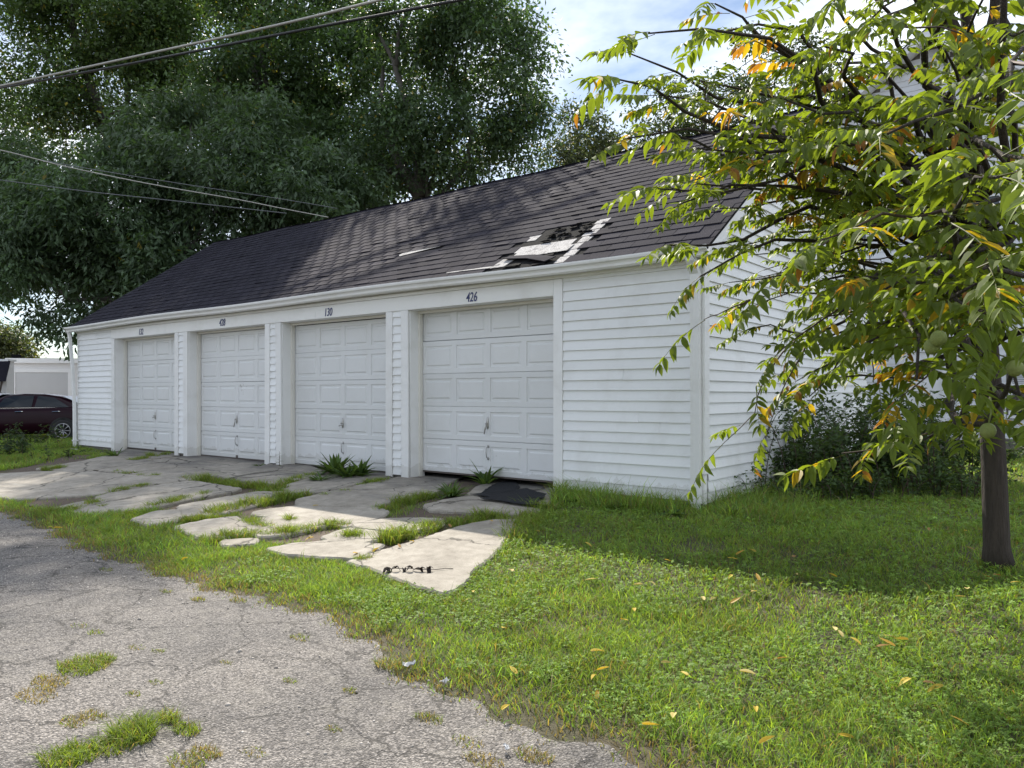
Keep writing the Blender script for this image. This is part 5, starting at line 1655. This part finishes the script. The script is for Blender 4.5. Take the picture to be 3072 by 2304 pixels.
# clover and small broad leaves through the lawn
def clover(x0, x1, y0, y1, dens, size, thr):
    n = int((x1 - x0) * (y1 - y0) * dens)
    x, y = rng.uniform(x0, x1, n), rng.uniform(y0, y1, n)
    k = keep_lawn(x, y) & ~in_poly(x, y, DRIVE) & (nz_np(x, y, 1.3, 21) * 0.6 + nz_np(x, y, 4.5, 22) * 0.4 > thr) & (y - edge_np(x) > 0.25)
    x, y = x[k], y[k]; n = len(x)
    z = gz_np(x, y) + rng.uniform(0.015, 0.06, n)
    a0 = rng.uniform(0, 2 * np.pi, n)
    tilt = rng.normal(size=(n, 3)) * 0.35 + np.array([0, 0, 1.0]); tilt = unit(tilt)
    Vv, Ff, Cc = [], [], []; o = 0
    base = np.array([0.165, 0.27, 0.05]) * rng.lognormal(0, 0.22, (n, 1))
    P0 = np.stack([x, y, z], -1)
    s = size * rng.uniform(0.7, 1.3, n)
    for j in range(3):
        a = a0 + j * 2.094
        d = np.stack([np.cos(a), np.sin(a), np.zeros(n)], -1)
        d = unit(d - tilt * (d * tilt).sum(1, keepdims=True) + np.array([0, 0, -0.12])); sd = np.cross(tilt, d)
        v = np.empty((n, 5, 3), np.float32)
        v[:, 0] = P0
        v[:, 1] = P0 + d * (s * 0.6)[:, None] + sd * (s * 0.48)[:, None]
        v[:, 2] = P0 + d * (s * 1.0)[:, None] + sd * (s * 0.25)[:, None]
        v[:, 3] = P0 + d * (s * 1.0)[:, None] - sd * (s * 0.25)[:, None]
        v[:, 4] = P0 + d * (s * 0.6)[:, None] - sd * (s * 0.48)[:, None]
        i = np.arange(n)[:, None] * 5 + o
        Ff += [i + np.array([[0, 1, 2]]), i + np.array([[0, 2, 3]]), i + np.array([[0, 3, 4]])]
        Vv.append(v.reshape(-1, 3)); Cc.append(np.repeat(base, 5, 0)); o += n * 5
    return np.concatenate(Vv), np.concatenate(Ff), np.concatenate(Cc)
parts_ = [clover(-2.5, 4.6, -5.4, -3.0, 1900, 0.0105, 0.44), clover(-3, 4.6, -3.0, -0.3, 800, 0.0135, 0.46), clover(0.2, 6, -0.3, 2.5, 350, 0.02, 0.4)]
o_ = 0; Vs, Fs, Cs = [], [], []
for v, f, c in parts_:
    Vs.append(v); Fs.append(f + o_); Cs.append(c); o_ += len(v)
tag(fast_obj('clover', fast_mesh('clover', np.concatenate(Vs), np.concatenate(Fs), np.concatenate(Cs)), M['weed']), 'low clover leaves spread through the lawn', 'clover', kind='stuff')

def strap_leaf(mb_v, mb_f, mb_c, p, d, up, ln, w, col, droop, seg=5, fold=0.35):
    """broad or strap-shaped leaf with a folded midrib"""
    side = d.cross(up).normalized(); nrm = side.cross(d).normalized()
    o = len(mb_v)
    for i in range(seg + 1):
        s = i / seg
        ww = w / 2 * (math.sin(math.pi * (0.12 + 0.88 * s) ** 0.85) * 0.96 + 0.04 if i < seg else 0.02)
        c = p + d * (ln * s) + Vector((0, 0, -droop * ln * s * s))
        mb_v.extend([c - side * ww + nrm * ww * fold, c, c + side * ww + nrm * ww * fold])
        mb_c.extend([col * 1.05, col * 0.85, col])
        if i:
            a, b = o + (i - 1) * 3, o + i * 3
            mb_f.extend([(a, a + 1, b + 1, b), (a + 1, a + 2, b + 2, b + 1)])
def plant_obj(name, label, cat, base, V_, F_, C_, group=None, mat='weed', parts=()):
    """a weed: leaves as one mesh under an Empty at its root"""
    t = thing(name, label, cat, base, 0, group)
    me = bpy.data.meshes.new('leaves'); me.from_pydata([tuple(v) for v in V_], [], F_)
    ca = me.color_attributes.new('Col', 'FLOAT_COLOR', 'POINT')
    c4 = np.ones((len(V_), 4), np.float32); c4[:, :3] = np.array(C_); ca.data.foreach_set('color', c4.ravel())
    me.update(); me.materials.append(M[mat])
    link(bpy.data.objects.new('leaves', me), t)
    for nm, m_, mt in parts:
        m_.build(nm, mt, t, True)
    return t
DG = np.array([0.080, 0.135, 0.04])
def rosette(label, u, v, n_leaf, ln, w, upright, group=None, name='dock_plant'):
    b = G(u, v); V_, F_, C_ = [], [], []
    for k in range(n_leaf):
        a = R.uniform(0, 2 * math.pi); e = R.uniform(0.25, 1.0) * upright
        d = Vector((math.cos(a), math.sin(a), e * 1.6)).normalized()
        l_ = ln * R.uniform(0.55, 1.1)
        strap_leaf(V_, F_, C_, Vector((R.uniform(-.03, .03), R.uniform(-.03, .03), 0)), d, Vector((0, 0, 1)) if e < 0.9 else Vector((-d.x, -d.y, 0.8)), l_, w * R.uniform(0.7, 1.2), DG * R.uniform(0.8, 1.4), R.uniform(0.1, 0.5))
    return plant_obj(name, label, 'weed', b, V_, F_, C_, group)
def stem_weed(label, u, v, h, n_leaf, ln, lean=0.1, name='leafy_weed', stems=1, w=0.3, group=None):
    b = G(u, v); V_, F_, C_ = [], [], []; sm_ = MB()
    for s in range(stems):
        o = Vector((R.uniform(-.08, .08), R.uniform(-.08, .08), 0)) * (stems > 1)
        a = R.uniform(0, 6.28); hh = h * R.uniform(0.7, 1.05)
        pts = [o + Vector((math.cos(a) * lean * hh * (t / 5) ** 2, math.sin(a) * lean * hh * (t / 5) ** 2, hh * t / 5)) for t in range(6)]
        sm_.tube(pts, [0.006, 0.0055, 0.005, 0.004, 0.003, 0.002], 5)
        for k in range(n_leaf):
            t = 0.12 + 0.86 * k / n_leaf
            i = min(4, int(t * 5)); p = pts[i].lerp(pts[i + 1], t * 5 - i)
            q = k * 2.4 + R.uniform(-.4, .4)
            d = Vector((math.cos(q), math.sin(q), R.uniform(0.0, 0.7))).normalized()
            l_ = ln * (1.1 - 0.6 * t) * R.uniform(0.7, 1.2)
            strap_leaf(V_, F_, C_, p, d, Vector((0, 0, 1)), l_, l_ * w, DG * R.uniform(0.9, 1.6), R.uniform(0.1, 0.5), 4)
    return plant_obj(name, label, 'weed', b, V_, F_, C_, group, parts=[('stem', sm_, M['twig'])])
rosette('tall dock weed clump in front of the door numbered 130, its nearer half', 1080, 1432, 60, 0.44, 0.06, 1.1)
rosette('tall dock weed clump in front of the door numbered 130, beside its lift handle', 1005, 1428, 80, 0.55, 0.06, 1.3)
rosette('dock weed in the middle of the tall clump before door 130', 1042, 1436, 60, 0.42, 0.05, 1.0)
rosette('spreading weed at the foot of the tall clump before door 130', 960, 1446, 40, 0.30, 0.035, 0.5)
rosette('long-leaved dock plant under the middle of the door numbered 426', 1455, 1458, 26, 0.55, 0.06, 1.4)
rosette('spiky low weed on the concrete before door 426', 1355, 1492, 60, 0.36, 0.03, 0.9)
rosette('flat green weed in the slab joint before the pillar of door 426', 1120, 1455, 50, 0.24, 0.022, 0.4)
rosette('round-leaved weed in the joint beside the large front slab', 1465, 1552, 9, 0.14, 0.085, 0.4, name='round_leaved_weed')
rosette('small weed at the foot of the door numbered 428', 735, 1372, 34, 0.18, 0.03, 0.5)
rosette('dark weed by the pillar between doors 428 and 130', 780, 1402, 34, 0.20, 0.03, 0.5)
rosette('leafy dock by the trim of the door numbered 132', 345, 1372, 24, 0.34, 0.05, 0.8)
stem_weed('single tall leafy stem against the door numbered 426', 1565, 1455, 0.56, 22, 0.13, 0.08)
stem_weed('thin pale weed against the pillar beside door 130', 838, 1405, 0.36, 9, 0.09, 0.1)
stem_weed('short weed stem against the white siding beside door 426', 1797, 1470, 0.24, 14, 0.07, 0.05)
stem_weed('tiny weed stem midway along the white siding', 1832, 1480, 0.20, 12, 0.06, 0.05)
stem_weed('tiny weed stem nearest the downspout on the white siding', 1865, 1488, 0.17, 10, 0.06, 0.05)
# broad burdock-like leaves by the wall foot
for i, (u, v, n_, l_) in enumerate([(1720, 1510, 14, 0.20), (1840, 1530, 12, 0.22), (1940, 1520, 14, 0.20), (2190, 1545, 12, 0.24), (1620, 1530, 16, 0.18), (2020, 1545, 12, 0.2), (2290, 1520, 12, 0.22)]):
    rosette(['broad-leaved weed by the trim right of door 426', 'broad-leaved weed before the middle of the white siding', 'broad-leaved weed before the siding near the downspout', 'large-leaved weed just right of the downspout', 'broad-leaved weed beside the black rubber sheets', 'broad-leaved weed left of the downspout foot', 'broad-leaved weed along the shaded gable wall'][i], u, v, n_, l_, 0.10, 0.5, 'broad weeds along the wall foot', 'burdock')

# tufts of grass in the joints and cracks
def tuft(u, v, n, r, h, dry=0.1, lw=0.0065):
    b = G(u, v)
    a = rng.uniform(0, 2 * np.pi, n); rr = r * np.sqrt(rng.random(n))
    P = np.stack([b.x + np.cos(a) * rr * 1.7, b.y + np.sin(a) * rr, np.zeros(n)], -1); P[:, 2] = gz_np(P[:, 0], P[:, 1]) + 0.0
    c = np.array([0.16, 0.23, 0.042]) * rng.lognormal(0, 0.25, (n, 1))
    k = rng.random(n) < dry; c[k] = np.array([0.30, 0.24, 0.12]) * rng.uniform(0.6, 1.2, (k.sum(), 1))
    return blades(P, h * rng.uniform(0.4, 1.15, n), lw * rng.uniform(0.7, 1.3, n), rng.uniform(0.3, 1.6, n), c)
lines = [  # joints between slabs, as photograph points, with tuft size
    ([(390, 1385), (430, 1377), (480, 1370), (535, 1365)], 0.09, 0.09), ([(340, 1480), (390, 1470), (450, 1458)], 0.07, 0.08), ([(350, 1420), (380, 1426), (440, 1432), (500, 1440)], 0.06, 0.07),
    ([(570, 1440), (620, 1446), (680, 1455), (740, 1462), (800, 1470), (850, 1475)], 0.12, 0.11), ([(860, 1452), (900, 1440), (950, 1430)], 0.08, 0.08), ([(400, 1545), (460, 1525), (520, 1510), (560, 1500), (640, 1484)], 0.09, 0.09),
    ([(640, 1545), (700, 1530), (760, 1520), (820, 1508), (870, 1500), (940, 1490)], 0.10, 0.11), ([(540, 1570), (600, 1562), (660, 1552)], 0.08, 0.07), ([(740, 1570), (770, 1580), (800, 1590)], 0.09, 0.08), ([(870, 1568), (876, 1570)], 0.05, 0.08),
    ([(640, 1625), (700, 1615), (770, 1608), (830, 1610), (880, 1605), (930, 1595), (990, 1582), (1020, 1578)], 0.09, 0.09), ([(1040, 1620), (1080, 1615)], 0.09, 0.10), ([(1160, 1630), (1190, 1622), (1220, 1615)], 0.10, 0.15),
    ([(1150, 1535), (1210, 1515), (1260, 1500), (1320, 1490)], 0.11, 0.10), ([(1250, 1605), (1310, 1585), (1380, 1570), (1450, 1555), (1520, 1555)], 0.10, 0.09), ([(1090, 1460), (1130, 1450), (1160, 1440)], 0.07, 0.08), ([(970, 1495), (1030, 1480), (1050, 1475)], 0.05, 0.05),
    ([(1080, 1690), (1120, 1680)], 0.06, 0.06), ([(140, 1545), (180, 1540), (240, 1530), (300, 1505)], 0.10, 0.09), ([(290, 1520), (310, 1525)], 0.06, 0.05), ([(130, 1415), (160, 1412), (190, 1410)], 0.07, 0.09), ([(1640, 1520), (1600, 1560), (1560, 1590), (1540, 1630)], 0.12, 0.10)]
Vs, Fs, Cs = [], [], []; o_ = 0
for pts, r, h in lines:
    for a, b in zip(pts[:-1], pts[1:]):
        for t in (0.0, 0.35, 0.7):
            u, v = a[0] + (b[0] - a[0]) * t + R.uniform(-5, 5), a[1] + (b[1] - a[1]) * t + R.uniform(-3, 3)
            vv, f, c = tuft(u, v, int(R.uniform(60, 190)), r * R.uniform(0.6, 1.25), h * R.uniform(0.8, 1.7), 0.10)
            Vs.append(vv); Fs.append(f + o_); Cs.append(c); o_ += len(vv)
for u, v, n_, r, h, d in [(270, 1995, 420, 0.09, 0.05, 0.25), (230, 2010, 420, 0.09, 0.05, 0.2), (310, 1980, 220, 0.06, 0.04, 0.3), (150, 2050, 260, 0.08, 0.035, 0.9), (110, 2090, 240, 0.08, 0.03, 0.95), (395, 2215, 420, 0.07, 0.10, 0.08),
                          (430, 2200, 300, 0.05, 0.10, 0.1), (330, 2245, 280, 0.07, 0.06, 0.1), (230, 2270, 320, 0.07, 0.06, 0.1), (180, 2290, 300, 0.07, 0.06, 0.1), (510, 2165, 160, 0.04, 0.07, 0.4), (560, 2195, 200, 0.05, 0.05, 0.2),
                          (560, 2290, 200, 0.06, 0.03, 0.5), (620, 2265, 160, 0.05, 0.035, 0.7), (220, 2170, 130, 0.05, 0.03, 0.7), (280, 2150, 130, 0.05, 0.03, 0.7), (400, 2085, 60, 0.03, 0.02, 0.4), (470, 2050, 50, 0.03, 0.02, 0.4),
                          (410, 1945, 60, 0.04, 0.02, 0.5), (475, 1957, 60, 0.03, 0.02, 0.3), (285, 1900, 80, 0.04, 0.025, 0.3), (240, 1880, 60, 0.05, 0.02, 0.4), (595, 1800, 90, 0.04, 0.03, 0.6), (500, 1775, 60, 0.04, 0.02, 0.3), (715, 1803, 90, 0.05, 0.03, 0.5),
                          (900, 1915, 80, 0.05, 0.025, 0.5), (870, 2045, 70, 0.03, 0.02, 0.3), (1050, 2075, 70, 0.03, 0.02, 0.5), (1000, 2190, 60, 0.03, 0.02, 0.4), (1290, 2160, 120, 0.05, 0.03, 0.5), (1170, 2000, 200, 0.06, 0.06, 0.5), (1400, 2230, 80, 0.05, 0.02, 0.7),
                          (760, 2260, 60, 0.04, 0.02, 0.6), (680, 1990, 40, 0.03, 0.02, 0.5), (320, 1710, 60, 0.05, 0.02, 0.3), (900, 1550, 60, 0.04, 0.03, 0.3), (1450, 2285, 120, 0.06, 0.03, 0.9), (1600, 2270, 180, 0.06, 0.03, 0.8)]:
    vv, f, c = tuft(u, v, n_, r, h, d, 0.004)
    Vs.append(vv); Fs.append(f + o_); Cs.append(c); o_ += len(vv)
tag(fast_obj('crack_grass', fast_mesh('crack_grass', np.concatenate(Vs), np.concatenate(Fs), np.concatenate(Cs)), M['grass']), 'tufts of grass growing in the slab joints and alley cracks', 'grass', kind='stuff')

# brambly shrub against the shaded gable end and rough weeds at the left
def shrub(name, label, base, spots, n_stem, h, leaf, per, col, spread):
    t = thing(name, label, 'shrub', base)
    B = Vector(base); sm_ = MB(); Vs, Fs, Cs = [], [], []; o = 0
    for k in range(n_stem):
        q = Vector(R.choice(spots)) - B; q += Vector((R.gauss(0, spread), R.gauss(0, spread), 0)); q.z = 0
        hh = h * R.uniform(0.35, 1.1); a = R.uniform(0, 6.28); ln_ = R.uniform(0.2, 0.7) * hh
        pts = [q + Vector((math.cos(a) * ln_ * s * s, math.sin(a) * ln_ * s * s, hh * (s - 0.25 * s * s * s))) for s in [i / 6 for i in range(7)]]
        sm_.tube(pts, [0.008, 0.007, 0.006, 0.005, 0.004, 0.003, 0.002], 4, False)
        n = int(per * R.uniform(0.6, 1.3)); tt = rng.uniform(0.08, 1.0, n)
        pa = np.array([tuple(p) for p in pts]); ii = np.minimum((tt * 6).astype(int), 5); fr = (tt * 6 - ii)[:, None]
        P = pa[ii] * (1 - fr) + pa[ii + 1] * fr + rng.normal(size=(n, 3)) * 0.05
        ax = unit(rng.normal(size=(n, 3)) * np.array([1, 1, 0.5]) + np.array([0, 0, -0.15])); sd = unit(np.cross(ax, rng.normal(size=(n, 3)) * 0.5 + np.array([0, 0, 1])))
        L = leaf * rng.uniform(0.6, 1.4, n)
        v, f = leaf_quads(P, L, L * 0.55, ax, sd); c = np.repeat(np.array(col) * rng.lognormal(0, 0.25, (n, 1)), 4, 0)
        Vs.append(v); Fs.append(f + o); Cs.append(c); o += len(v)
    sm_.build('stems', M['twig'], t)['kind'] = 'stuff'
    fast_obj('foliage', fast_mesh('foliage', np.concatenate(Vs), np.concatenate(Fs), np.concatenate(Cs)), M['weed'], t)
shrub('bramble_shrub', 'tangled dark bramble shrub against the shaded gable wall', (0.9, 3.2, 0), [(0.35, 2.2, 0), (0.6, 3.0, 0), (0.9, 3.6, 0), (1.3, 3.8, 0), (1.0, 4.6, 0), (0.5, 4.2, 0), (1.8, 4.4, 0), (1.5, 3.0, 0)], 150, 1.6, 0.07, 120, (0.055, 0.09, 0.034), 0.32)
shrub('low_shrub', 'low leafy undergrowth in front of the bramble by the gable wall', (0.8, 1.6, 0), [(0.3, 1.2, 0), (0.7, 1.7, 0), (1.2, 2.2, 0), (1.8, 2.8, 0), (2.2, 3.2, 0)], 80, 0.5, 0.055, 50, (0.06, 0.10, 0.034), 0.28)
bl = G(95, 1352)
shrub('roadside_weed', 'bushy green weed in front of the maroon car', bl, [bl, bl + Vector((0.4, 0.2, 0)), bl + Vector((-0.5, -0.2, 0))], 16, 0.8, 0.09, 45, (0.042, 0.07, 0.03), 0.28)
b2 = G(20, 1370)
shrub('roadside_weed', 'bushy green weed cut by the picture edge before the maroon car', b2, [b2, b2 + Vector((-0.6, 0.2, 0))], 14, 0.5, 0.10, 50, (0.042, 0.07, 0.03), 0.3)
b3 = G(165, 1370)
shrub('roadside_weed', 'sparse low weed between the maroon car wheel and the downspout', b3, [b3, b3 + Vector((0.4, 0.1, 0))], 8, 0.22, 0.07, 24, (0.05, 0.08, 0.03), 0.3)

# ================================================================== CABLES
def cable(name, label, pts, r, mat, sagm=0.0):
    q = [at(*p) for p in pts]; out = []
    for i in range(len(q) - 1):
        for k in range(6):
            t = k / 6; p0 = q[max(i - 1, 0)]; p1, p2 = q[i], q[i + 1]; p3 = q[min(i + 2, len(q) - 1)]
            out.append(0.5 * ((2 * p1) + (p2 - p0) * t + (2 * p0 - 5 * p1 + 4 * p2 - p3) * t * t + (3 * p1 - p0 - 3 * p2 + p3) * t ** 3))
    out.append(q[-1])
    o = MB().tube(out, r, 6).build(name, M[mat], None, True)
    return tag(o, label, 'cable', 'overhead cables')
cable('overhead_cable', 'upper pale grey overhead cable crossing the trees', [(-300, 318, 33), (0, 258, 30), (395, 172, 27), (830, 76, 24), (1140, 0, 22), (1500, -85, 20)], 0.040, 'cable_g')
cable('overhead_cable', 'thick black overhead cable just under the pale grey one', [(-300, 315, 33), (0, 264, 30), (420, 186, 27), (830, 105, 24), (1380, 0, 21), (1700, -60, 19)], 0.042, 'cable_b')
cable('service_line', 'thin twisted service line sloping down from the left edge, uppermost', [(-200, 415, 20), (0, 450, 20.4), (200, 500, 20.9), (450, 552, 21.5), (700, 596, 22), (850, 626, 22.3), (985, 652, 22.6)], 0.014, 'cable_g')
cable('service_line', 'thin dark service line sloping from the left edge, lowest', [(-200, 518, 20), (0, 540, 20.4), (250, 573, 21), (500, 600, 21.5), (860, 640, 22.3)], 0.012, 'cable_m')
cable('service_line', 'thin dark service line between the other two over the garage roof', [(60, 468, 20.6), (300, 512, 21.2), (600, 560, 22), (850, 598, 22.6), (1010, 625, 23)], 0.010, 'cable_m')

# ================================================================== SMALL THINGS ON THE GROUND
def crumple(w, d, h, n=5, seed=0):
    r = random.Random(seed); mb = MB()
    for j in range(n):
        for i in range(n):
            x, y = (i / (n - 1) - 0.5) * w, (j / (n - 1) - 0.5) * d
            mb.v.append((x + r.uniform(-.08, .08) * w, y + r.uniform(-.08, .08) * d, h * r.random() + 0.012))
    mb.f += [(j * n + i, j * n + i + 1, (j + 1) * n + i + 1, (j + 1) * n + i) for j in range(n - 1) for i in range(n - 1)]
    return mb
for i, (u, v, w, h, lab) in enumerate([(1228, 2010, 0.10, 0.05, 'crumpled white paper litter at the alley edge'), (1335, 2060, 0.07, 0.04, 'small white litter scrap further along the alley edge'), (225, 1352, 0.22, 0.05, 'white litter at the foot of the left downspout'),
                                       (25, 1352, 0.55, 0.12, 'large crumpled white sheet among the weeds at the left edge'), (1520, 2260, 0.05, 0.03, 'tiny white litter scrap in the dry verge')]):
    o = crumple(w * 0.7, w * 0.42, h * 0.6, 5, i).build('litter', M['litter']); o.location = G(u, v) + Vector((0, 0, 0.01)); o.rotation_euler = (0, 0, R.uniform(0, 6))
    so = o.modifiers.new('s', 'SOLIDIFY'); so.thickness = 0.001
    tag(o, lab, 'litter')
# torn rubber sheets lying by the last door
for i, (poly, lab) in enumerate([([(1440, 1495), (1490, 1462), (1545, 1448), (1560, 1478), (1520, 1492), (1470, 1500)], 'black rubber sheet scrap lying nearest the door numbered 426'),
                                ([(1410, 1497), (1480, 1492), (1580, 1480), (1640, 1498), (1630, 1510), (1500, 1512)], 'long black torn rubber sheet in the middle of the pile'),
                                ([(1440, 1512), (1500, 1508), (1620, 1514), (1610, 1535), (1560, 1530)], 'black rubber sheet scrap at the grass edge of the pile')]):
    pg = ragged([G(*p).to_2d() for p in poly], 0.05, 0.012)
    n = len(pg); zz = 0.062 + 0.006 * i
    cx = sum(p.x for p in pg) / n; cy = sum(p.y for p in pg) / n
    top = [(p.x - cx, p.y - cy, gz(p.x, p.y) + zz + 0.008 * mnoise.noise(Vector((p.x * 5, p.y * 5, i)))) for p in pg]
    mb = MB().add(top + [(x, y, z - 0.006) for x, y, z in top], [tuple(range(n))] + [(k + n, (k + 1) % n + n, (k + 1) % n, k) for k in range(n)])
    o = mb.build('rubber_sheet', M['mat']); o.location = (cx, cy, 0)
    tag(o, lab, 'rubber sheet', 'torn black sheets by the last door')
# shrivelled black leaf stalk on the front slab
V_, F_, C_ = [], [], []; b = G(1240, 1728); sm_ = MB()
pts = [Vector((0.55 * (k / 8) - 0.22, 0.02 * math.sin(k), 0.056 + 0.005 * (k % 2))) for k in range(9)]
sm_.tube(pts, 0.003, 4)
for k in range(18):
    p = pts[R.randrange(0, 6)]; a = R.uniform(0, 6.28)
    strap_leaf(V_, F_, C_, p, Vector((math.cos(a), math.sin(a), R.uniform(0.3, 1.2))).normalized(), Vector((0, 0, 1)), R.uniform(0.05, 0.10), 0.035, np.array([0.016, 0.012, 0.009]), R.uniform(0.6, 1.4), 4, 0.8)
o = plant_obj('dead_leaf_spray', 'shrivelled black dead leaf spray on the sunlit front slab', 'dead leaves', b, V_, F_, C_, mat='fallen', parts=[('stalk', sm_, M['dead'])])
o.rotation_euler = (0, 0, YAW)

# fallen yellow leaves
def fallen_mesh(seed):
    r = random.Random(seed); V_, F_, C_ = [], [], []
    col = np.array(r.choice([[0.52, 0.36, 0.03], [0.56, 0.42, 0.06], [0.44, 0.27, 0.03], [0.34, 0.20, 0.06], [0.55, 0.45, 0.16]]))
    strap_leaf(V_, F_, C_, Vector((-0.045, 0, 0)), Vector((1, 0, r.uniform(0, 0.3))).normalized(), Vector((0, 0, 1)), 0.10, 0.034, col, r.uniform(-0.1, 0.35), 6, r.uniform(0.2, 0.9))
    me = bpy.data.meshes.new('fallen_leaf'); me.from_pydata([tuple(v) for v in V_], [], F_)
    ca = me.color_attributes.new('Col', 'FLOAT_COLOR', 'POINT'); c4 = np.ones((len(V_), 4), np.float32); c4[:, :3] = np.array(C_); ca.data.foreach_set('color', c4.ravel())
    me.update(); me.materials.append(M['fallen']); return me
FM = [fallen_mesh(i) for i in range(8)]
zC = lambda a, b: (1300 + a * 0.801, 1400 + b * 0.801)
spots = [zC(*p) for p in [(290, 410), (265, 632), (300, 790), (635, 795), (600, 820), (1010, 520), (1200, 495), (1215, 440), (1300, 750), (1765, 835), (1545, 1040), (1250, 1070), (1195, 335), (1360, 425), (2000, 480), (1975, 520), (2110, 440), (2180, 460), (1120, 365), (1495, 430),
         (390, 255), (820, 460), (590, 450), (1700, 700), (2010, 325), (2055, 260), (130, 515), (810, 1005), (270, 940), (1500, 640), (900, 980), (1150, 350)]]
spots += [zB(*p) for p in [(1215, 538), (965, 640), (590, 720), (725, 705), (285, 610), (1800, 565), (1630, 845), (1490, 508), (880, 675), (1370, 970)]]
spots += [zA(*p) for p in [(340, 700), (385, 705), (1225, 908), (2095, 552), (2055, 765)]]
for _ in range(26):
    spots.append((R.uniform(1500, 3000), R.uniform(1600, 2250)))
for i, (u, v) in enumerate(spots):
    b = G(u, v); sl_ = bool(on_slab(np.array([b.x]), np.array([b.y]))[0])
    o = bpy.data.objects.new('fallen_leaf', FM[i % 8]); link(o)
    o.location = b + Vector((0, 0, 0.052 if sl_ else R.uniform(0.035, 0.06))); o.rotation_euler = (R.uniform(-.3, .3), R.uniform(-.3, .3), R.uniform(0, 6.28)); s = R.uniform(0.65, 1.05); o.scale = (s, s, s)
    g_ = 'fallen leaves on the concrete slabs' if sl_ else 'fallen leaves in the grass'
    tag(o, 'yellow fallen leaf lying on a concrete slab' if sl_ else 'yellow fallen leaf lying in the grass', 'leaf', g_)

# loose grit on the alley
n = 9000
x = rng.uniform(-6, 3.2, n); y = rng.uniform(-7.6, -4.6, n)
Xc, Zc = cam_uvz(x, y); k = (Zc > 1.7) & (np.abs(Xc) < Zc * 0.72 + 0.4) & (y < edge_np(x) + 0.08); x, y = x[k], y[k]; n = len(x)
s = 0.0035 * rng.lognormal(0, 0.45, n)
oc = np.array([[1, 0, 0], [-1, 0, 0], [0, 1, 0], [0, -1, 0], [0, 0, 0.8], [0, 0, -0.5]]); of = np.array([[0, 2, 4], [2, 1, 4], [1, 3, 4], [3, 0, 4], [2, 0, 5], [1, 2, 5], [3, 1, 5], [0, 3, 5]])
v = np.stack([x, y, np.full(n, AZ + 0.001)], -1)[:, None, :] + (oc[None] * rng.uniform(0.6, 1.3, (n, 6, 1))) * s[:, None, None]
f = (np.arange(n)[:, None, None] * 6 + of[None]).reshape(-1, 3)
c = np.repeat(np.array([0.34, 0.31, 0.28]) * rng.lognormal(0, 0.35, (n, 1)), 6, 0)
m_, nt_, b_ = nodes_of('grit_stone'); a_ = nt_.nodes.new('ShaderNodeAttribute'); a_.attribute_name = 'Col'; nt_.links.new(a_.outputs['Color'], b_.inputs['Base Color']); b_.inputs['Roughness'].default_value = 0.85
tag(fast_obj('gravel', fast_mesh('gravel', v.reshape(-1, 3), f, c), m_), 'loose grit scattered over the worn alley', 'gravel', kind='stuff')
